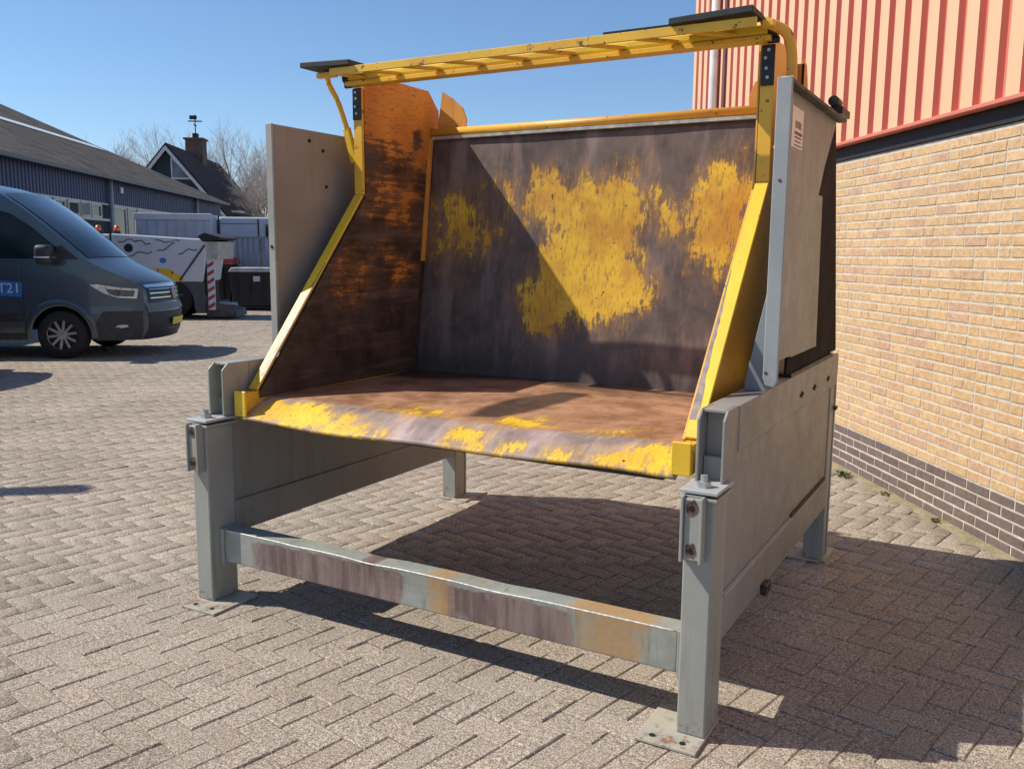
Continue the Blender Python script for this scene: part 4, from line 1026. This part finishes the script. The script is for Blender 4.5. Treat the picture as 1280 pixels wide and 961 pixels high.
for i, (a, b) in enumerate(((31.3, 32.6), (32.75, 33.6), (33.75, 35.2), (35.3, 36.8))):
    f = MB(); x0, x1 = a-40, b-40; t = .08
    f.box(x0, x1, -.03, .03, .3, .3+t); f.box(x0, x1, -.03, .03, 3.05-t, 3.05); f.box(x0, x0+t, -.03, .03, .3+t, 3.05-t); f.box(x1-t, x1, -.03, .03, .3+t, 3.05-t)
    fo = f.build('window', 'cream', hall); o = MB().box(x0+t, x1-t, .0, .01, .3+t, 3.05-t).build('pane', 'hglass', None); o.parent = fo
# open casement
MB().box(28.5-40, 28.56-40, -.34, -.041, 2.64, 3.0).build('open_casement', 'cream', hall)
for s_ in (31.05, 41.6): MB().tube([(s_-40, -.09, 0), (s_-40, -.09, 4.0)], .075, 10).build('downpipe', 'palepipe', hall, True)
# roof slopes with corrugation across the slope
m = MB(); per = .30; vs = []; tops = []; n_ = int((46.5-8)/per)
RS = .432
for i in range(n_*4+1):
    x = 8+i*per/4-40; dz = .035*math.sin(i*math.pi/2)
    vs += [(x, -.35, 4.08-.35*RS+dz), (x, 10.3, 4.08+10.3*RS+dz), (x, 21, 4.08+10.3*RS-10.7*RS+dz)]
k = n_*4+1; m.add(vs, [(3*i+j, 3*(i+1)+j, 3*(i+1)+j+1, 3*i+j+1) for i in range(k-1) for j in (0, 1)]); ro = m.build('roof', 'roof', hall)
o = MB().prism([(4.9, 4.08+4.9*RS+.05), (5.5, 4.08+5.5*RS+.05), (5.5, 4.08+5.5*RS+.06), (4.9, 4.08+4.9*RS+.06)], 0, 8-40, 45-40).build('skylight_strip', 'skyl', None); o.parent = ro
MB().box(8-40, 46.4-40, -.45, -.33, 3.84, 3.94).build('gutter', 'gutter', hall)
m = MB().prism([(-.3, 3.9), (10.3, 8.45), (20.9, 3.9)], 0, 46.21-40, 46.42-40); m.build('gable', 'bluewall', hall)
fl_ = MB().prism([(-.55, 3.72), (-.25, 3.62), (-.10, 3.70), (-.40, 3.84)], 0, 22.0-40, 22.55-40).build('floodlight', plain('floodlight_shell', (.55, .52, .46), .5), hall)
o = MB().bar((22.3-40, -.25, 3.75), (22.3-40, .05, 3.80), .05, .05).build('floodlight_arm', 'gutter', None); o.parent = fl_
MB().box(32.1-40, 32.3-40, -.06, -.001, 3.52, 3.72).build('wall_box', 'skyl', hall)

# ------------------------------------------------------------------ house behind
hs = thing('brick_house', 'steep dark tiled house with white bargeboards and chimney behind the blue hall', 'house', Bp(55, 16.1), BROT)
M['htile'] = plain('dark_roof_tiles', (.045, .024, .026), .8, 0, .25, 3); M['hgreen'] = plain('dark_gable_boards', (.022, .034, .042), .6, 0, .1, 2); M['wpaint'] = plain('white_bargeboard', (.66, .66, .64), .5); M['hbrick'] = plain('house_brick', (.13, .085, .065), .85, 0, .25, 4)
PK, EV, HB = 7.7, 3.3, 3.65        # ridge, eave height, half width
MB().prism([(-HB+.3, 0), (HB-.3, 0), (HB-.3, EV+.2), (0, PK-.25), (-HB+.3, EV+.2)], 0, .3, 12.6).build('wall', 'hbrick', hs)
MB().prism([(-2.6, 4.4), (2.6, 4.4), (0, PK-.28)], 0, .24, .299).build('gable_boards', 'hgreen', hs)
for sg in (-1, 1):
    dz = (PK-EV)/HB; r_ = MB().prism([(0, PK), (sg*HB, EV), (sg*HB, EV+.14), (0, PK+.14)], 0, 0, 13.0).build('roof', 'htile', hs)
    rows = 22
    for i in range(rows):
        t0 = i/rows; y0 = sg*HB*(1-t0); z0 = EV+(PK-EV)*t0+.141
        o = MB().box(0.02, 12.98, min(y0, y0-sg*.15), max(y0, y0-sg*.15), z0, z0+.05).build('tile_course', 'htile', None); o.parent = r_
    o = MB().prism([(0, PK-.30), (sg*HB, EV-.30), (sg*HB, EV-.03), (0, PK-.03)], 0, -.06, -.001).build('bargeboard', 'wpaint', hs)
wf = MB().prism([(-.2, 5.75), (-1.55, 5.75), (-.2, 7.05)], 0, .20, .238).build('window', 'wpaint', hs)
o = MB().prism([(-.28, 5.85), (-1.35, 5.85), (-.28, 6.88)], 0, .19, .199).build('pane', plain('house_pane', (.20, .22, .24), .15, 0, .3, 1), None); o.parent = wf
chm = MB().box(6.2, 7.3, -.55, .55, 6.9, 8.75).build('chimney', 'hbrick', hs); o = MB().box(6.1, 7.4, -.65, .65, 8.76, 8.87).build('chimney_cap', 'hbrick', None); o.parent = chm
vn = MB().tube([(6.75, 0, 8.87), (6.75, 0, 10.4)], .035, 6).build('weather_vane', 'ink', hs)
o = MB().box(6.72, 6.78, -.45, .45, 9.95, 10.02).box(6.73, 6.77, -.12, .35, 10.1, 10.35).box(6.45, 7.05, -.03, .03, 9.7, 9.76).box(6.55, 6.95, -.16, .16, 8.871, 9.2).build('vane_figure', 'ink', None); o.parent = vn
MB().box(2.0, 3.4, -HB-.05, -HB+.5, EV+.62, EV+.75).build('roof_light', 'wpaint', hs)

# ------------------------------------------------------------------ bare trees
M['bark'] = plain('pale_winter_bark', (.34, .29, .25), .9, 0, .25, 3); M['twig'] = plain('winter_twigs', (.46, .39, .34), .9, 0, .2, 1)
def bare_tree(loc, h, seed, label, sparse=1.0):
    R = random.Random(seed); root = thing('bare_tree', label, 'tree', loc, 0, 'bare winter trees behind the buildings')
    trunk, crown = MB(), MB()
    def grow(p, d, L, r, lev):
        if lev > 5: return
        segs = 3; pts = [p]; rr = [r]; q = p.copy(); dd = d.copy()
        for i in range(segs):
            dd = (dd+Vector((R.gauss(0, .10), R.gauss(0, .10), R.gauss(.05, .06)))).normalized(); q = q+dd*L/segs; pts.append(q.copy()); rr.append(r*(1-.45*(i+1)/segs))
        (trunk if lev == 0 else crown).tube(pts, rr, 6 if lev < 2 else 3, False)
        nb = [7, 5, 4, 3, 3, 0][lev]
        for i in range(nb):
            t = R.uniform(.30 if lev else .35, 1.0); k = min(int(t*segs), segs-1); b = pts[k].lerp(pts[k+1], t*segs-k)
            axis = Vector((R.gauss(0, 1), R.gauss(0, 1), R.gauss(0, .4))).normalized()
            nd = (dd*R.uniform(.55, .95)+axis*R.uniform(.45, .8)+Vector((0, 0, .15))).normalized()
            grow(b, nd, L*R.uniform(.52, .74), max(rr[k]*R.uniform(.38, .58), .007), lev+1)
        if lev < 5: grow(pts[-1], dd, L*.68, rr[-1]*.9, lev+1)
    grow(Vector((0, 0, 0)), Vector((0, 0, 1)), h*.36, h*.016, 0)
    trunk.build('trunk', 'bark', root); crown.build('crown', 'twig', root)
    return root
bare_tree(Bp(68, 15.2), 11.5, 1, 'bare winter tree with a wide twiggy crown right of the house')
bare_tree(Bp(60, 11.7), 9.0, 2, 'smaller bare tree low behind the white box van')
bare_tree(Bp(74, 18.0), 12.5, 5, 'tall bare tree rising behind the house chimney')
bare_tree(Bp(66, 21.2), 11.0, 3, 'bare tree left of the house gable above the hall roof')
bare_tree(Bp(72, 25.0), 11.5, 4, 'thin bare tree showing over the middle of the grey roof')
bare_tree(Bp(80, 14.5), 12.0, 6, 'distant bare tree close to the edge of the grey shield')

# ------------------------------------------------------------------ unseen post, made up so its arm casts the thin ground shadow
lh = 5.0; 
tip = Vector((-2.16-.847*lh, .99-.374*lh, lh)); adir = Vector((.75, .66, 0)).normalized()
base = tip-adir*2.2; base.z = 0
sl_ = thing('shadow_post', 'unseen grey post with a long arm, added to cast a shadow on the yard', 'added shadow caster', base)
MB().tube([(0, 0, 0), (0, 0, lh)], [.09, .06], 12).build('shadow_post_pole', 'galv', sl_, True)
MB().tube([(0, 0, lh-.03), tuple(adir*2.1+Vector((0, 0, lh)))], .12, 10).build('shadow_post_arm', 'galv', sl_, True)
